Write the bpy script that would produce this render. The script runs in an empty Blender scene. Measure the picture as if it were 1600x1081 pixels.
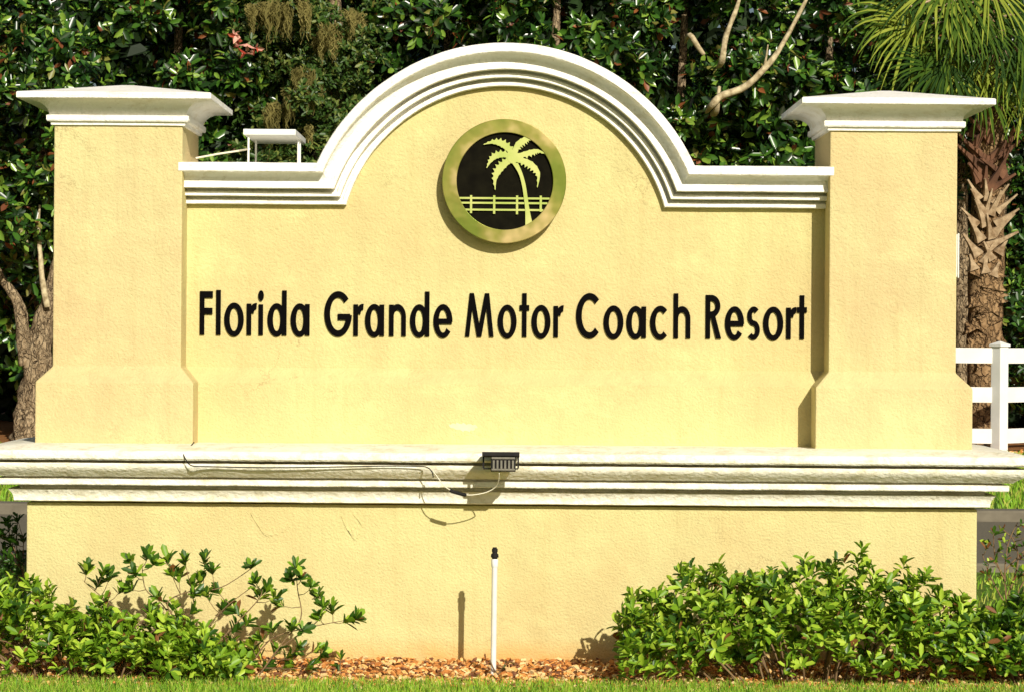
import bpy, bmesh, math, random
import numpy as np
from mathutils import Vector, Matrix
random.seed(7)
RNG = np.random.default_rng(7)
PI = math.pi
sc = bpy.context.scene
COL = sc.collection

# ------------------------------------------------------------------ camera model
FPX, DCAM, HCAM, ROLL = 3900.0, 12.5, 1.64, 0.0075

def U(u, v, y):
    """level picture coordinates (1600 wide, horizon 520) at depth y -> metres"""
    D = DCAM + y
    return Vector(((u - 800) * D / FPX, y, HCAM + (520 - v) * D / FPX))

def W(px, py, y):
    return U(px + ROLL * (py - 520), py - ROLL * (px - 800), y)

def ZU(v, y=0.0):
    return U(800, v, y).z

def XU(u, y=0.0):
    return U(u, 520, y).x

# ------------------------------------------------------------------ materials
def nodes(name):
    m = bpy.data.materials.new(name)
    m.use_nodes = True
    nt = m.node_tree
    return m, nt, nt.nodes, nt.links, nt.nodes['Principled BSDF']

def noise(N, L, co, scale, detail=4, rough=0.55):
    n = N.new('ShaderNodeTexNoise')
    n.inputs['Scale'].default_value = scale
    n.inputs['Detail'].default_value = detail
    n.inputs['Roughness'].default_value = rough
    L.new(co, n.inputs['Vector'])
    return n.outputs['Fac']

def ramp(N, L, fac, stops):
    r = N.new('ShaderNodeValToRGB')
    e = r.color_ramp.elements
    while len(e) < len(stops):
        e.new(0.5)
    for el, (p, c) in zip(e, stops):
        el.position = p
        el.color = (c[0], c[1], c[2], 1) if not isinstance(c, (int, float)) else (c, c, c, 1)
    L.new(fac, r.inputs['Fac'])
    return r.outputs['Color']

def mix(N, L, fac, a, b, mode='MIX'):
    m = N.new('ShaderNodeMix')
    m.data_type = 'RGBA'
    m.blend_type = mode
    for s, v in ((0, fac), (6, a), (7, b)):
        if isinstance(v, (int, float)):
            m.inputs[s].default_value = v
        elif isinstance(v, tuple):
            m.inputs[s].default_value = (*v, 1)
        else:
            L.new(v, m.inputs[s])
    return m.outputs[2]

def coords(N, L, scale=(1, 1, 1)):
    t = N.new('ShaderNodeTexCoord')
    mp = N.new('ShaderNodeMapping')
    mp.inputs['Scale'].default_value = scale
    L.new(t.outputs['Object'], mp.inputs['Vector'])
    return mp.outputs['Vector']

def bump(N, L, B, h, strength, dist):
    b = N.new('ShaderNodeBump')
    b.inputs['Strength'].default_value = strength
    b.inputs['Distance'].default_value = dist
    L.new(h, b.inputs['Height'])
    L.new(b.outputs['Normal'], B.inputs['Normal'])

def simple(name, c1, c2=None, scale=8.0, rough=0.6, metal=0.0, spec=0.5, bscale=0, bdist=0.002, bstr=0.6, cscale=(1, 1, 1)):
    m, nt, N, L, B = nodes(name)
    co = coords(N, L, cscale)
    if c2:
        f = noise(N, L, co, scale)
        L.new(ramp(N, L, f, [(0.32, c1), (0.68, c2)]), B.inputs['Base Color'])
    else:
        B.inputs['Base Color'].default_value = (*c1, 1)
    B.inputs['Roughness'].default_value = rough
    B.inputs['Metallic'].default_value = metal
    B.inputs['Specular IOR Level'].default_value = spec
    if bscale:
        bump(N, L, B, noise(N, L, co, bscale, 3), bstr, bdist)
    return m

def stucco(name, c_main, c_peach, stain=0.0, dirt_z=None):
    m, nt, N, L, B = nodes(name)
    co = coords(N, L)
    big = noise(N, L, co, 1.5, 5, 0.6)
    col = ramp(N, L, big, [(0.38, c_main), (0.62, c_peach)])
    mid = noise(N, L, coords(N, L, (5, 5, 1.1)), 1.3, 5, 0.65)
    col = mix(N, L, ramp(N, L, mid, [(0.50, 0.0), (0.74, 0.5)]), col, tuple(0.86 * a for a in c_peach))
    drip = noise(N, L, coords(N, L, (16, 16, 0.9)), 1.0, 4, 0.6)
    col = mix(N, L, ramp(N, L, drip, [(0.54, 0.0), (0.74, 0.26)]), col, (c_peach[0] * .80, c_peach[1] * .76, c_peach[2] * .66))
    wash = noise(N, L, coords(N, L, (1, 1, 1.6)), 2.7, 6, 0.7)
    col = mix(N, L, ramp(N, L, wash, [(0.54, 0.0), (0.70, 0.5)]), col, tuple(min(1, 1.14 * a) for a in c_main))
    ck = noise(N, L, co, 1.9, 9, 0.62)
    cl = ramp(N, L, ck, [(0.4965, 0.0), (0.4985, 1.0), (0.5005, 1.0), (0.5025, 0.0)])
    cm = ramp(N, L, noise(N, L, co, 0.9, 2), [(0.56, 0.0), (0.62, 0.55)])
    cc = N.new('ShaderNodeMath')
    cc.operation = 'MULTIPLY'
    L.new(cl, cc.inputs[0])
    L.new(cm, cc.inputs[1])
    col = mix(N, L, cc.outputs[0], col, (0.20, 0.12, 0.05))
    fine = noise(N, L, co, 60, 2)
    col = mix(N, L, ramp(N, L, fine, [(0.50, 0.0), (0.75, 0.22)]), col, tuple(0.75 * a for a in c_peach))
    if dirt_z:
        z0, z1, dc = dirt_z
        s = N.new('ShaderNodeSeparateXYZ')
        L.new(N['Texture Coordinate'].outputs['Object'], s.inputs[0])
        mr = N.new('ShaderNodeMapRange')
        mr.inputs['From Min'].default_value = z0
        mr.inputs['From Max'].default_value = z1
        mr.inputs['To Min'].default_value = 1
        mr.inputs['To Max'].default_value = 0
        L.new(s.outputs['Z'], mr.inputs['Value'])
        mu = N.new('ShaderNodeMath')
        mu.operation = 'MULTIPLY'
        L.new(mr.outputs[0], mu.inputs[0])
        L.new(ramp(N, L, noise(N, L, co, 9, 4), [(0.25, 0.35), (0.6, 1.0)]), mu.inputs[1])
        col = mix(N, L, mu.outputs[0], col, dc)
    L.new(col, B.inputs['Base Color'])
    B.inputs['Roughness'].default_value = 0.85
    B.inputs['Specular IOR Level'].default_value = 0.2
    h1 = noise(N, L, co, 85, 3, 0.55)
    h2 = noise(N, L, co, 9, 3, 0.5)
    a = N.new('ShaderNodeMath')
    a.operation = 'MULTIPLY_ADD'
    L.new(h2, a.inputs[0])
    a.inputs[1].default_value = 1.2
    L.new(h1, a.inputs[2])
    bump(N, L, B, a.outputs[0], 0.75, 0.008)
    return m

def trim_paint(name, a=(0.87, 0.85, 0.78), b=(0.70, 0.64, 0.50), t0=0.50, sc_=(3, 3, 9)):
    m, nt, N, L, B = nodes(name)
    co = coords(N, L)
    st = noise(N, L, coords(N, L, sc_), 2.2, 6, 0.7)
    col = ramp(N, L, st, [(t0, a), (t0 + 0.26, b)])
    sp = noise(N, L, co, 38, 3)
    col = mix(N, L, ramp(N, L, sp, [(0.62, 0.0), (0.78, 0.5)]), col, (0.50, 0.44, 0.30))
    L.new(col, B.inputs['Base Color'])
    B.inputs['Roughness'].default_value = 0.7
    B.inputs['Specular IOR Level'].default_value = 0.25
    bump(N, L, B, noise(N, L, co, 42, 3), 0.8, 0.010)
    return m

def leaf_mat(name, c1, c2, rough=0.35, spec=0.5, transl=0.2, tc=None, scale=4.0):
    m, nt, N, L, B = nodes(name)
    co = coords(N, L)
    f = noise(N, L, co, scale, 3)
    col = ramp(N, L, f, [(0.3, c1), (0.7, c2)])
    L.new(col, B.inputs['Base Color'])
    B.inputs['Roughness'].default_value = rough
    B.inputs['Specular IOR Level'].default_value = spec
    if transl:
        t = N.new('ShaderNodeBsdfTranslucent')
        t.inputs['Color'].default_value = (*(tc or tuple(min(1, 1.8 * a) for a in c2)), 1)
        ms = N.new('ShaderNodeMixShader')
        ms.inputs[0].default_value = transl
        L.new(B.outputs[0], ms.inputs[1])
        L.new(t.outputs[0], ms.inputs[2])
        L.new(ms.outputs[0], N['Material Output'].inputs['Surface'])
    return m

CREAM = (0.585, 0.540, 0.247)
PEACH = (0.572, 0.466, 0.215)
M_STUCCO = stucco('cream_stucco', CREAM, PEACH)
M_PILLAR = stucco('peach_cream_stucco', (0.59, 0.525, 0.255), (0.572, 0.448, 0.222))
M_PED = stucco('pedestal_stucco', (0.588, 0.54, 0.25), (0.575, 0.475, 0.218), dirt_z=(0.0, 0.13, (0.62, 0.33, 0.09)))
M_TRIM = trim_paint('white_trim_paint')
M_LEDGE = trim_paint('weathered_ledge_paint', (0.88, 0.85, 0.71), (0.62, 0.56, 0.36), 0.47, (4, 4, 7))
M_BLACK = simple('black_letter_paint', (0.003, 0.0025, 0.0025), rough=0.8, spec=0.03)
M_BLACKP = simple('black_plastic', (0.010, 0.010, 0.010), (0.018, 0.016, 0.014), 20, rough=0.7, spec=0.15)
M_FIN = simple('grey_cast_fins', (0.09, 0.085, 0.06), (0.15, 0.135, 0.10), 30, rough=0.5, metal=0.3)
M_PVC = simple('white_pvc', (0.78, 0.77, 0.72), (0.66, 0.63, 0.55), 12, rough=0.4)
M_WHITE = simple('white_vinyl', (0.80, 0.80, 0.76), (0.72, 0.72, 0.66), 3, rough=0.5)
M_WIRE = simple('pale_wire', (0.70, 0.66, 0.50), rough=0.5)
M_DISC = simple('dark_disc_enamel', (0.004, 0.0035, 0.002), (0.009, 0.008, 0.004), 14, rough=0.8, spec=0.04)
M_SIDE = simple('aged_brass_side', (0.26, 0.19, 0.05), (0.18, 0.13, 0.035), 12, rough=0.5, metal=0.7)

def brass(name):
    m, nt, N, L, B = nodes(name)
    co = coords(N, L)
    f = noise(N, L, coords(N, L, (1, 1, 1.0)), 4.2, 3)
    col = ramp(N, L, f, [(0.40, (0.15, 0.19, 0.02)), (0.53, (0.25, 0.24, 0.045)), (0.66, (0.52, 0.40, 0.17))])  # patina tones, with reflected greenery put into the olive colours
    L.new(col, B.inputs['Base Color'])
    B.inputs['Metallic'].default_value = 0.55
    B.inputs['Roughness'].default_value = 0.34
    bump(N, L, B, noise(N, L, co, 9, 2), 0.25, 0.01)
    return m
M_BRASS = brass('brushed_brass')
M_MOTIF = simple('polished_brass_cutout', (0.33, 0.41, 0.08), (0.52, 0.52, 0.18), 6, rough=0.4, metal=0.35)

def bark(name, dark, light, mid, scale, stretch, dist):
    m, nt, N, L, B = nodes(name)
    co = coords(N, L, (1, 1, stretch))
    wob_ = N.new('ShaderNodeTexNoise')
    wob_.inputs['Scale'].default_value = scale * .7
    wob_.inputs['Detail'].default_value = 4
    L.new(co, wob_.inputs['Vector'])
    add = N.new('ShaderNodeVectorMath')
    add.operation = 'MULTIPLY_ADD'
    L.new(wob_.outputs['Color'], add.inputs[0])
    add.inputs[1].default_value = (3.2 / scale,) * 3
    L.new(co, add.inputs[2])
    v = N.new('ShaderNodeTexVoronoi')
    v.feature = 'DISTANCE_TO_EDGE'
    v.inputs['Scale'].default_value = scale
    L.new(add.outputs[0], v.inputs['Vector'])
    crk = N.new('ShaderNodeMath')
    crk.operation = 'MULTIPLY_ADD'
    L.new(noise(N, L, co, scale * .9, 5, .7), crk.inputs[0])
    crk.inputs[1].default_value = 0.55
    sub = N.new('ShaderNodeMath')
    sub.operation = 'SUBTRACT'
    L.new(v.outputs['Distance'], sub.inputs[0])
    sub.inputs[1].default_value = 0.24
    L.new(sub.outputs[0], crk.inputs[2])
    plate = ramp(N, L, noise(N, L, co, scale * 1.7, 5, .7), [(0.35, mid), (0.62, light)])
    col = mix(N, L, ramp(N, L, crk.outputs[0], [(0.0, 0.0), (0.10, 1.0)]), dark, plate)
    L.new(col, B.inputs['Base Color'])
    B.inputs['Roughness'].default_value = .9
    B.inputs['Specular IOR Level'].default_value = .15
    h = N.new('ShaderNodeMath')
    h.operation = 'MINIMUM'
    L.new(v.outputs['Distance'], h.inputs[0])
    h.inputs[1].default_value = .2
    bump(N, L, B, h.outputs[0], 1.0, dist)
    return m

# ------------------------------------------------------------------ object helpers
def tag(o, label=None, cat=None, group=None, kind=None):
    if label: o['label'] = label
    if cat: o['category'] = cat
    if group: o['group'] = group
    if kind: o['kind'] = kind
    return o

def thing(name, loc, label, cat, group=None):
    o = bpy.data.objects.new(name, None)
    o.empty_display_size = 0.2
    COL.objects.link(o)
    o.location = loc
    return tag(o, label, cat, group)

def base_of(p):
    while p.parent:
        p = p.parent
    return p.location

def mesh_obj(name, V, F, mats, parent=None, origin=None, mi=None, smooth=False, angle=0.6):
    V = np.asarray([tuple(v) for v in V], dtype=float) if not isinstance(V, np.ndarray) else V
    if parent is not None:
        org = np.array(base_of(parent))
    else:
        org = np.array(origin if origin is not None else (0, 0, 0))
    me = bpy.data.meshes.new(name)
    me.from_pydata((V - org).tolist(), [], [tuple(f) for f in F] if not isinstance(F, np.ndarray) else F.tolist())
    if not isinstance(mats, (list, tuple)):
        mats = [mats]
    for m in mats:
        me.materials.append(m)
    if mi is not None:
        me.polygons.foreach_set('material_index', np.asarray(mi, dtype=np.int32))
    if smooth:
        me.polygons.foreach_set('use_smooth', [True] * len(me.polygons))
        if angle:
            me.set_sharp_from_angle(angle=angle)
    me.update()
    o = bpy.data.objects.new(name, me)
    COL.objects.link(o)
    if parent is not None:
        o.parent = parent
    else:
        o.location = org
    return o

class MB:
    def __init__(s):
        s.V, s.F = [], []
    def add(s, V, F):
        n = len(s.V)
        s.V += [tuple(v) for v in V]
        s.F += [tuple(i + n for i in f) for f in F]
        return s
    def box(s, a, b):
        (x0, y0, z0), (x1, y1, z1) = a, b
        V = [(x, y, z) for z in (z0, z1) for y in (y0, y1) for x in (x0, x1)]
        return s.add(V, [(0, 2, 3, 1), (4, 5, 7, 6), (0, 1, 5, 4), (2, 6, 7, 3), (0, 4, 6, 2), (1, 3, 7, 5)])
    def obox(s, c, ax, hs):
        """oriented box: centre, three unit axes, half sizes"""
        c = Vector(c)
        V = []
        for k in (-1, 1):
            for j in (-1, 1):
                for i in (-1, 1):
                    V.append(c + ax[0] * (i * hs[0]) + ax[1] * (j * hs[1]) + ax[2] * (k * hs[2]))
        return s.add(V, [(0, 2, 3, 1), (4, 5, 7, 6), (0, 1, 5, 4), (2, 6, 7, 3), (0, 4, 6, 2), (1, 3, 7, 5)])
    def tube(s, pts, rad, n=8, cap=True):
        pts = [Vector(p) for p in pts]
        if isinstance(rad, (int, float)):
            rad = [rad] * len(pts)
        ring = []
        prev = None
        for i, p in enumerate(pts):
            t = (pts[min(i + 1, len(pts) - 1)] - pts[max(i - 1, 0)])
            if t.length < 1e-9: t = Vector((0, 0, 1))
            t.normalize()
            if prev is None:
                a = Vector((1, 0, 0)) if abs(t.x) < 0.8 else Vector((0, 1, 0))
                u = t.cross(a).normalized()
            else:
                u = (prev - t * prev.dot(t))
                u = u.normalized() if u.length > 1e-6 else t.cross(Vector((1, 0, 0))).normalized()
            prev = u
            w = t.cross(u)
            ring.append([p + (u * math.cos(2 * PI * k / n) + w * math.sin(2 * PI * k / n)) * rad[i] for k in range(n)])
        V = [v for r in ring for v in r]
        F = []
        for i in range(len(pts) - 1):
            for k in range(n):
                k2 = (k + 1) % n
                F.append((i * n + k, i * n + k2, (i + 1) * n + k2, (i + 1) * n + k))
        if cap:
            F.append(tuple(range(n - 1, -1, -1)))
            F.append(tuple((len(pts) - 1) * n + k for k in range(n)))
        return s.add(V, F)
    def strip(s, pairs, y0, y1, place, close=False):
        """pairs of 2-D points -> a solid plate between depths y0 (front) and y1 (back)"""
        V = []
        for a, b in pairs:
            for y in (y0, y1):
                V.append(place(a, y)); V.append(place(b, y))
        F = []
        n = len(pairs)
        for i in range(n if close else n - 1):
            j = (i + 1) % n
            A, Bq = i * 4, j * 4
            F += [(A, A + 1, Bq + 1, Bq), (A + 2, Bq + 2, Bq + 3, A + 3), (A, Bq, Bq + 2, A + 2), (A + 1, A + 3, Bq + 3, Bq + 1)]
        if not close:
            F += [(0, 2, 3, 1), ((n - 1) * 4, (n - 1) * 4 + 1, (n - 1) * 4 + 3, (n - 1) * 4 + 2)]
        return s.add(V, F)
    def build(s, name, mats, parent=None, origin=None, smooth=False, angle=0.6, bevel=0):
        o = mesh_obj(name, s.V, s.F, mats, parent, origin, None, smooth, angle)
        bm = bmesh.new()
        bm.from_mesh(o.data)
        bmesh.ops.recalc_face_normals(bm, faces=bm.faces)
        if bevel:
            es = [e for e in bm.edges if len(e.link_faces) == 2 and e.calc_face_angle(0) > 0.5]
            bmesh.ops.bevel(bm, geom=es, offset=bevel, segments=2, affect='EDGES', profile=0.6)
        bm.to_mesh(o.data)
        bm.free()
        return o

def catmull(P, n=6):
    out = []
    for i in range(len(P) - 1):
        p0, p1, p2, p3 = P[max(i - 1, 0)], P[i], P[i + 1], P[min(i + 2, len(P) - 1)]
        for k in range(n):
            t = k / n
            out.append(tuple(0.5 * ((2 * p1[j]) + (-p0[j] + p2[j]) * t + (2 * p0[j] - 5 * p1[j] + 4 * p2[j] - p3[j]) * t * t + (-p0[j] + 3 * p1[j] - 3 * p2[j] + p3[j]) * t ** 3) for j in range(len(p1))))
    out.append(tuple(P[-1]))
    return out

def wob(x, z, amp):
    return amp * (math.sin(x * 9.1 + z * 5) * 0.5 + math.sin(x * 23.7 + z * 31 + 1.3) * 0.35 + math.sin(x * 57.0 - z * 17 + 2.1) * 0.3)

def rect_sweep(mb, x0, x1, y0, y1, prof, nx=1, jit=0.0):
    """carry a profile of (offset, z) round a rectangle with mitred corners, ends closed"""
    def loop(o, z):
        pts = []
        xs = [x0 - o + (x1 - x0 + 2 * o) * i / nx for i in range(nx + 1)]
        for x in xs: pts.append((x, y0 - o + (wob(x, z, jit) if jit else 0), z + (wob(x + 3.3, z * 2, jit) if jit else 0)))
        pts.append((x1 + o, (y0 + y1) / 2, z))
        for x in reversed(xs): pts.append((x, y1 + o, z))
        pts.append((x0 - o, (y0 + y1) / 2, z))
        return pts
    loops = [loop(o, z) for o, z in prof]
    n = len(loops[0])
    V = [p for l in loops for p in l]
    F = []
    for i in range(len(loops) - 1):
        for k in range(n):
            k2 = (k + 1) % n
            F.append((i * n + k, i * n + k2, (i + 1) * n + k2, (i + 1) * n + k))
    F.append(tuple(range(n)))
    F.append(tuple((len(loops) - 1) * n + k for k in range(n - 1, -1, -1)))
    mb.add(V, F)

# ------------------------------------------------------------------ the monument sign
Y_PANEL, Y_PSK = 0.20, 0.125
PD = 0.64                                   # depth of the pillars
sign = thing('entrance_sign', (XU(787), 0.3, 0), 'large cream stucco entrance sign with white mouldings, arched centre and two square pillars', 'sign')

# pedestal
PX0, PX1, PY0, PY1 = XU(50), XU(1523), -0.10, PD + 0.10
mb = MB()
rect_sweep(mb, PX0, PX1, PY0, PY1, [(0, -0.15), (0, ZU(789, -0.1))])
mb.build('pedestal', M_PED, sign, bevel=0.007)

# ledge moulding round the pedestal
yl = -0.30
def zl(v, o): return ZU(v, -0.10 - o)
prof = [(0.003, zl(787, 0.0)), (0.046, zl(787, .05)), (0.054, zl(786, .055)), (0.055, zl(781, .055)), (0.060, zl(776, .06)), (0.070, zl(771.5, .07)), (0.080, zl(768, .08)), (0.030, zl(767, .05)), (0.030, zl(762, .05)), (0.090, zl(761.5, .1)),
        (0.128, zl(761.5, .13)), (0.132, zl(760, .13)), (0.132, zl(752.5, .13)), (0.128, zl(751.8, .13)), (0.09, zl(751.6, .13)), (0.09, zl(748.5, .13)), (0.165, zl(748.2, .16))]
prof[-1] = (0.148, zl(748.2, .15))
for o_, v_ in ((0.158, 746.8), (0.174, 743.5), (0.190, 740), (0.204, 736), (0.211, 732), (0.212, 729), (0.204, 727)):
    prof.append((o_, zl(v_, .2)))
prof += [(0.175, zl(726.3, .18)), (0.12, zl(726.3, .16)), (0.12, zl(722.3, .16)), (0.232, zl(722.5, .23)), (0.241, zl(720, .24)), (0.245, zl(715, .245)), (0.242, zl(711, .245)), (0.232, zl(708, .235)),
         (0.12, ZU(700.5, -0.2)), (-0.02, ZU(696.5, -0.1)), (-0.1, ZU(696.0, 0))]
mb = MB()
rect_sweep(mb, PX0, PX1, PY0, PY1, prof, nx=140, jit=0.0011)
mb.build('ledge_moulding', M_LEDGE, sign, smooth=True, angle=0.55)

# pillars with splayed skirts and hipped caps
for (ua, ub) in ((82.5, 283), (1295, 1494)):
    xa, xb = XU(ua), XU(ub)
    mb = MB()
    so = 0.072
    rect_sweep(mb, xa, xb, 0.0, PD, [(so, ZU(700, -so)), (so, ZU(601, -so)), (0, ZU(577)), (0, ZU(196))])
    p = mb.build('pillar', M_PILLAR, sign, bevel=0.007)
    c = [(0.0015, ZU(201.0)), (0.014, ZU(200.5)), (0.016, ZU(195.5)), (0.030, ZU(195.0)), (0.034, ZU(193)), (0.034, ZU(186)), (0.024, ZU(184.8))]
    for k in range(9):
        a = math.radians(90 * k / 8)
        c.append((0.022 + 0.102 * (1 - math.cos(a)), ZU(184.6) + (ZU(159, -.13) - ZU(184.6)) * math.sin(a)))
    zt = ZU(148, -0.16)
    c += [(0.130, ZU(158.4, -.13)), (0.156, ZU(158.2, -.16)), (0.160, ZU(157.2, -.16)), (0.160, zt - 0.004), (0.155, zt)]
    c += [(-(xb - xa) / 2 + 0.03, ZU(138.5, PD / 2))]
    mb = MB()
    rect_sweep(mb, xa, xb, 0.0, PD, c, nx=8, jit=0.0006)
    mb.build('cap', M_TRIM, p, smooth=True, angle=0.4)

# arched panel between the pillars
XL, XR = XU(283) - 0.02, XU(1295) + 0.02
AU, AV, R0 = 788.0, 391.5, 325.0            # arch centre and outer radius in level picture units
VT = 256.5                                  # top of the straight coping
S = DCAM / FPX
acx, acz = XU(AU), ZU(AV)
def arch_line(d_px, n=72, x_end=0.0):
    """top outline of the wall, moved inwards by d picture units (measured in the pillar plane)"""
    r = (R0 - d_px) * S
    zl_ = ZU(VT + d_px)
    h = zl_ - acz
    hw = math.sqrt(max(r * r - h * h, 1e-6))
    a1 = math.atan2(h, hw)
    pts = [(XL + x_end, zl_)]
    nl = 14
    pts = [(XL + (acx - hw - XL) * i / nl, zl_) for i in range(nl + 1)]
    for i in range(1, n):
        a = PI - a1 - (PI - 2 * a1) * i / n
        pts.append((acx + r * math.cos(a), acz + r * math.sin(a)))
    pts += [(acx + hw + (XR - acx - hw) * i / nl, zl_) for i in range(nl + 1)]
    return pts
top = arch_line(34)
YB = PD - 0.2
zb = ZU(702)
mb = MB()
n = len(top)
V, F = [], []
for (x, z) in top:
    V += [(x, Y_PANEL, zb), (x, Y_PANEL, z), (x, YB, z), (x, YB, zb)]
for i in range(n - 1):
    A, Bq = 4 * i, 4 * i + 4
    F += [(A, Bq, Bq + 1, A + 1), (A + 1, Bq + 1, Bq + 2, A + 2), (A + 2, Bq + 2, Bq + 3, A + 3)]
mb.add(V, F)
# splayed skirt of the panel
sk = [(Y_PANEL + 0.002, ZU(575.5, Y_PANEL)), (Y_PSK, ZU(600.5, Y_PSK)), (Y_PSK, ZU(705, Y_PSK)), (Y_PANEL + 0.05, ZU(705, Y_PSK)), (Y_PANEL + 0.05, ZU(575.5, Y_PANEL))]
V = [(x, y, z) for x in (XL, XR) for (y, z) in sk]
m5 = len(sk)
mb.add(V, [(i, (i + 1) % m5, m5 + (i + 1) % m5, m5 + i) for i in range(m5)] + [tuple(range(m5)), tuple(range(2 * m5 - 1, m5 - 1, -1))])
mb.build('panel', M_STUCCO, sign)

# coping: a stepped moulding following straight - arch - straight, on both faces
cp = [(0, YB + .2), (0, 0.004), (1.5, -0.004), (13.5, -0.004), (15, 0.002), (15.2, 0.050), (18, 0.066), (22, 0.077), (27, 0.080), (32, 0.076), (36, 0.069), (38.2, 0.066), (39, 0.069),
      (39.2, 0.150), (43.6, 0.150), (43.8, 0.118), (44.3, 0.115), (50.2, 0.115), (50.7, 0.118), (50.9, 0.185), (55.4, 0.185), (55.6, 0.159), (56.1, 0.156), (62, 0.156), (62.8, 0.160), (63, Y_PANEL + 0.004), (63, YB - .01), (40, YB + .08), (15, YB + .2)]
lines = [arch_line(d) for d, y in cp]
m5 = len(cp)
n = len(lines[0])
V = []
for li, (d, y) in zip(lines, cp):
    for (x, z) in li:
        j = wob(x + z, d * 0.1, 0.0009)
        V.append((x, y + (j if y < 0.19 else 0), z + (wob(x * 1.3 + 2, d * 0.2, 0.0009) if y < .19 else 0)))
F = []
for i in range(m5):
    i2 = (i + 1) % m5
    for k in range(n - 1):
        F.append((i * n + k, i * n + k + 1, i2 * n + k + 1, i2 * n + k))
MB().add(V, F).build('coping', M_TRIM, sign, smooth=True, angle=0.5)

# plaster scars, a pale scuff and the open joint beside the left pillar
M_SCUFF = simple('pale_scuff', (0.68, 0.63, 0.37), (0.62, 0.56, 0.30), 20, .85, bscale=60)
M_JOINT = simple('open_joint', (0.10, 0.065, 0.025), (0.22, 0.15, 0.06), 30, .9)
def scar(name, px, y, th, m):
    mb = MB()
    pr = []
    for k, (a, b, wd) in enumerate(catmull(px, 5)):
        q = W(a, b, y)
        w2 = wd * S * (1 + .3 * math.sin(k * 2.3)) * .95
        pr.append(((q.x - w2 * .7, q.z + w2), (q.x + w2 * .7, q.z - w2)))
    mb.strip(pr, y - th, y + .004, lambda p, yy: (p[0], yy, p[1]))
    return mb.build(name, m, sign, bevel=.0015)
scar('plaster_scar', [(392, 802, 2), (402, 818, 5), (412, 832, 4), (424, 830, 6), (440, 826, 4), (452, 820, 2)], -.10, .0028, M_PED)
scar('plaster_scar', [(534, 806, 2), (540, 820, 5), (548, 834, 9), (556, 832, 6), (561, 822, 3)], -.10, .0032, M_PED)
scar('plaster_scar', [(552, 803, 2), (560, 812, 4), (566, 822, 2)], -.10, .0025, M_PED)
scar('paint_scuff', [(702, 665, 2), (715, 666, 6), (732, 667, 6), (745, 665, 2)], Y_PSK, .002, M_SCUFF)
for lst, yy in (([(286.5, 322), (287, 360), (285.8, 400), (287, 440), (285.5, 480), (286.2, 530), (285.5, 568)], Y_PANEL), ([(299.5, 604), (299, 630), (300.5, 655), (299, 690)], Y_PSK)):
    P = catmull([tuple(W(a, b, yy - .004)) for a, b in lst], 6)
    MB().tube(P, [.0022 + .0016 * math.sin(i * 1.9) for i in range(len(P))], 6).build('open_joint', M_JOINT, sign)

# lettering ----------------------------------------------------------------
def rc(x0, y0, x1, y1): return ([((x0, y0), (x0, y1)), ((x1, y0), (x1, y1))], False)
def qd(a, b, c, d): return ([(a, d), (b, c)], False)
def rg(cx, cy, rx, ry, tx, ty, a0=0, a1=360, n=36):
    close = abs(a1 - a0) >= 360
    pr = []
    m = n if close else n + 1
    for i in range(m):
        a = math.radians(a0 + (a1 - a0) * i / n)
        c, s = math.cos(a), math.sin(a)
        pr.append(((cx + rx * c, cy + ry * s), (cx + (rx - tx) * c, cy + (ry - ty) * s)))
    return (pr, close)
def arch_n(w): return [rg(w / 2, 29.5, w / 2, 20.5, 6.9, 9.5, 0, 180), rc(w - 6.9, 0, w, 30)]
def glyph(ch, w):
    st = 7.0
    if ch == 'F': return [rc(0, 0, st, 68), rc(3, 57.5, w, 68), rc(3, 32, w - .5, 42)]
    if ch == 'l': return [rc(0, 0, st, 70)]
    if ch == 'o': return [rg(w / 2, 24, w / 2, 26.5, 8.3, 8.6)]
    if ch == 'r': return [rc(0, 0, st, 49), rg(14.5, 31, 11.5, 19, 7.5, 9.5, 84, 165, 14)]
    if ch == 'i': return [rc(.4, 0, st + .2, 48), rg(3.9, 61.5, 4.3, 8.3, 4.25, 8.25)]
    if ch == 'd': return [rg(14.2, 24, 14.2, 26, 8.3, 8.6), rc(w - st, 0, w, 70)]
    if ch == 'a': return [rg(14.2, 24, 14.2, 26, 8.3, 8.6), rc(w - st, 0, w, 49)]
    if ch == 'n': return [rc(0, 0, st, 49)] + arch_n(w)
    if ch == 'h': return [rc(0, 0, st, 70)] + arch_n(w)
    if ch == 'e': return [rg(w / 2, 24, w / 2, 26.5, 8.2, 8.6, -2, 322), rc(5, 19.5, w - 1, 28)]
    if ch == 'M': return [qd((0, 0), (6.6, 0), (13.6, 68), (7, 68)), qd((18.6, 0), (25.6, 0), (13.6, 68), (7, 68)), qd((18.6, 0), (25.6, 0), (37.4, 68), (30.8, 68)), qd((38, 0), (44.7, 0), (37.4, 68), (30.8, 68))]
    if ch == 't': return [rc(4.1, 0, 11, 68.5), rc(0, 41.5, w, 50)]
    if ch == 'C': return [rg(21, 34, 21, 35.5, 8.8, 10, 46, 314)]
    if ch == 'G': return [rg(21.5, 34, 21.5, 35.5, 8.8, 10, 42, 357), rc(21, 24.5, w, 34.2)]
    if ch == 'c': return [rg(15.8, 24, 15.8, 26.5, 8.3, 8.6, 48, 312)]
    if ch == 'R': return [rc(0, 0, st, 68), rg(8.5, 50.5, 14.2, 17.5, 7.4, 9.3, -90, 90, 20), rc(3, 58.7, 9, 67.8), rc(3, 33.2, 9, 42.3), qd((16.2, 0), (24.2, 0), (14.6, 36), (7.5, 36))]
    if ch == 's':
        return [rg(10.3, 35.4, 9.9, 15, 6.9, 8.2, 42, 268, 24), rg(9.7, 13.6, 10.2, 15, 6.9, 8.2, 92, -140, 24)]
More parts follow.
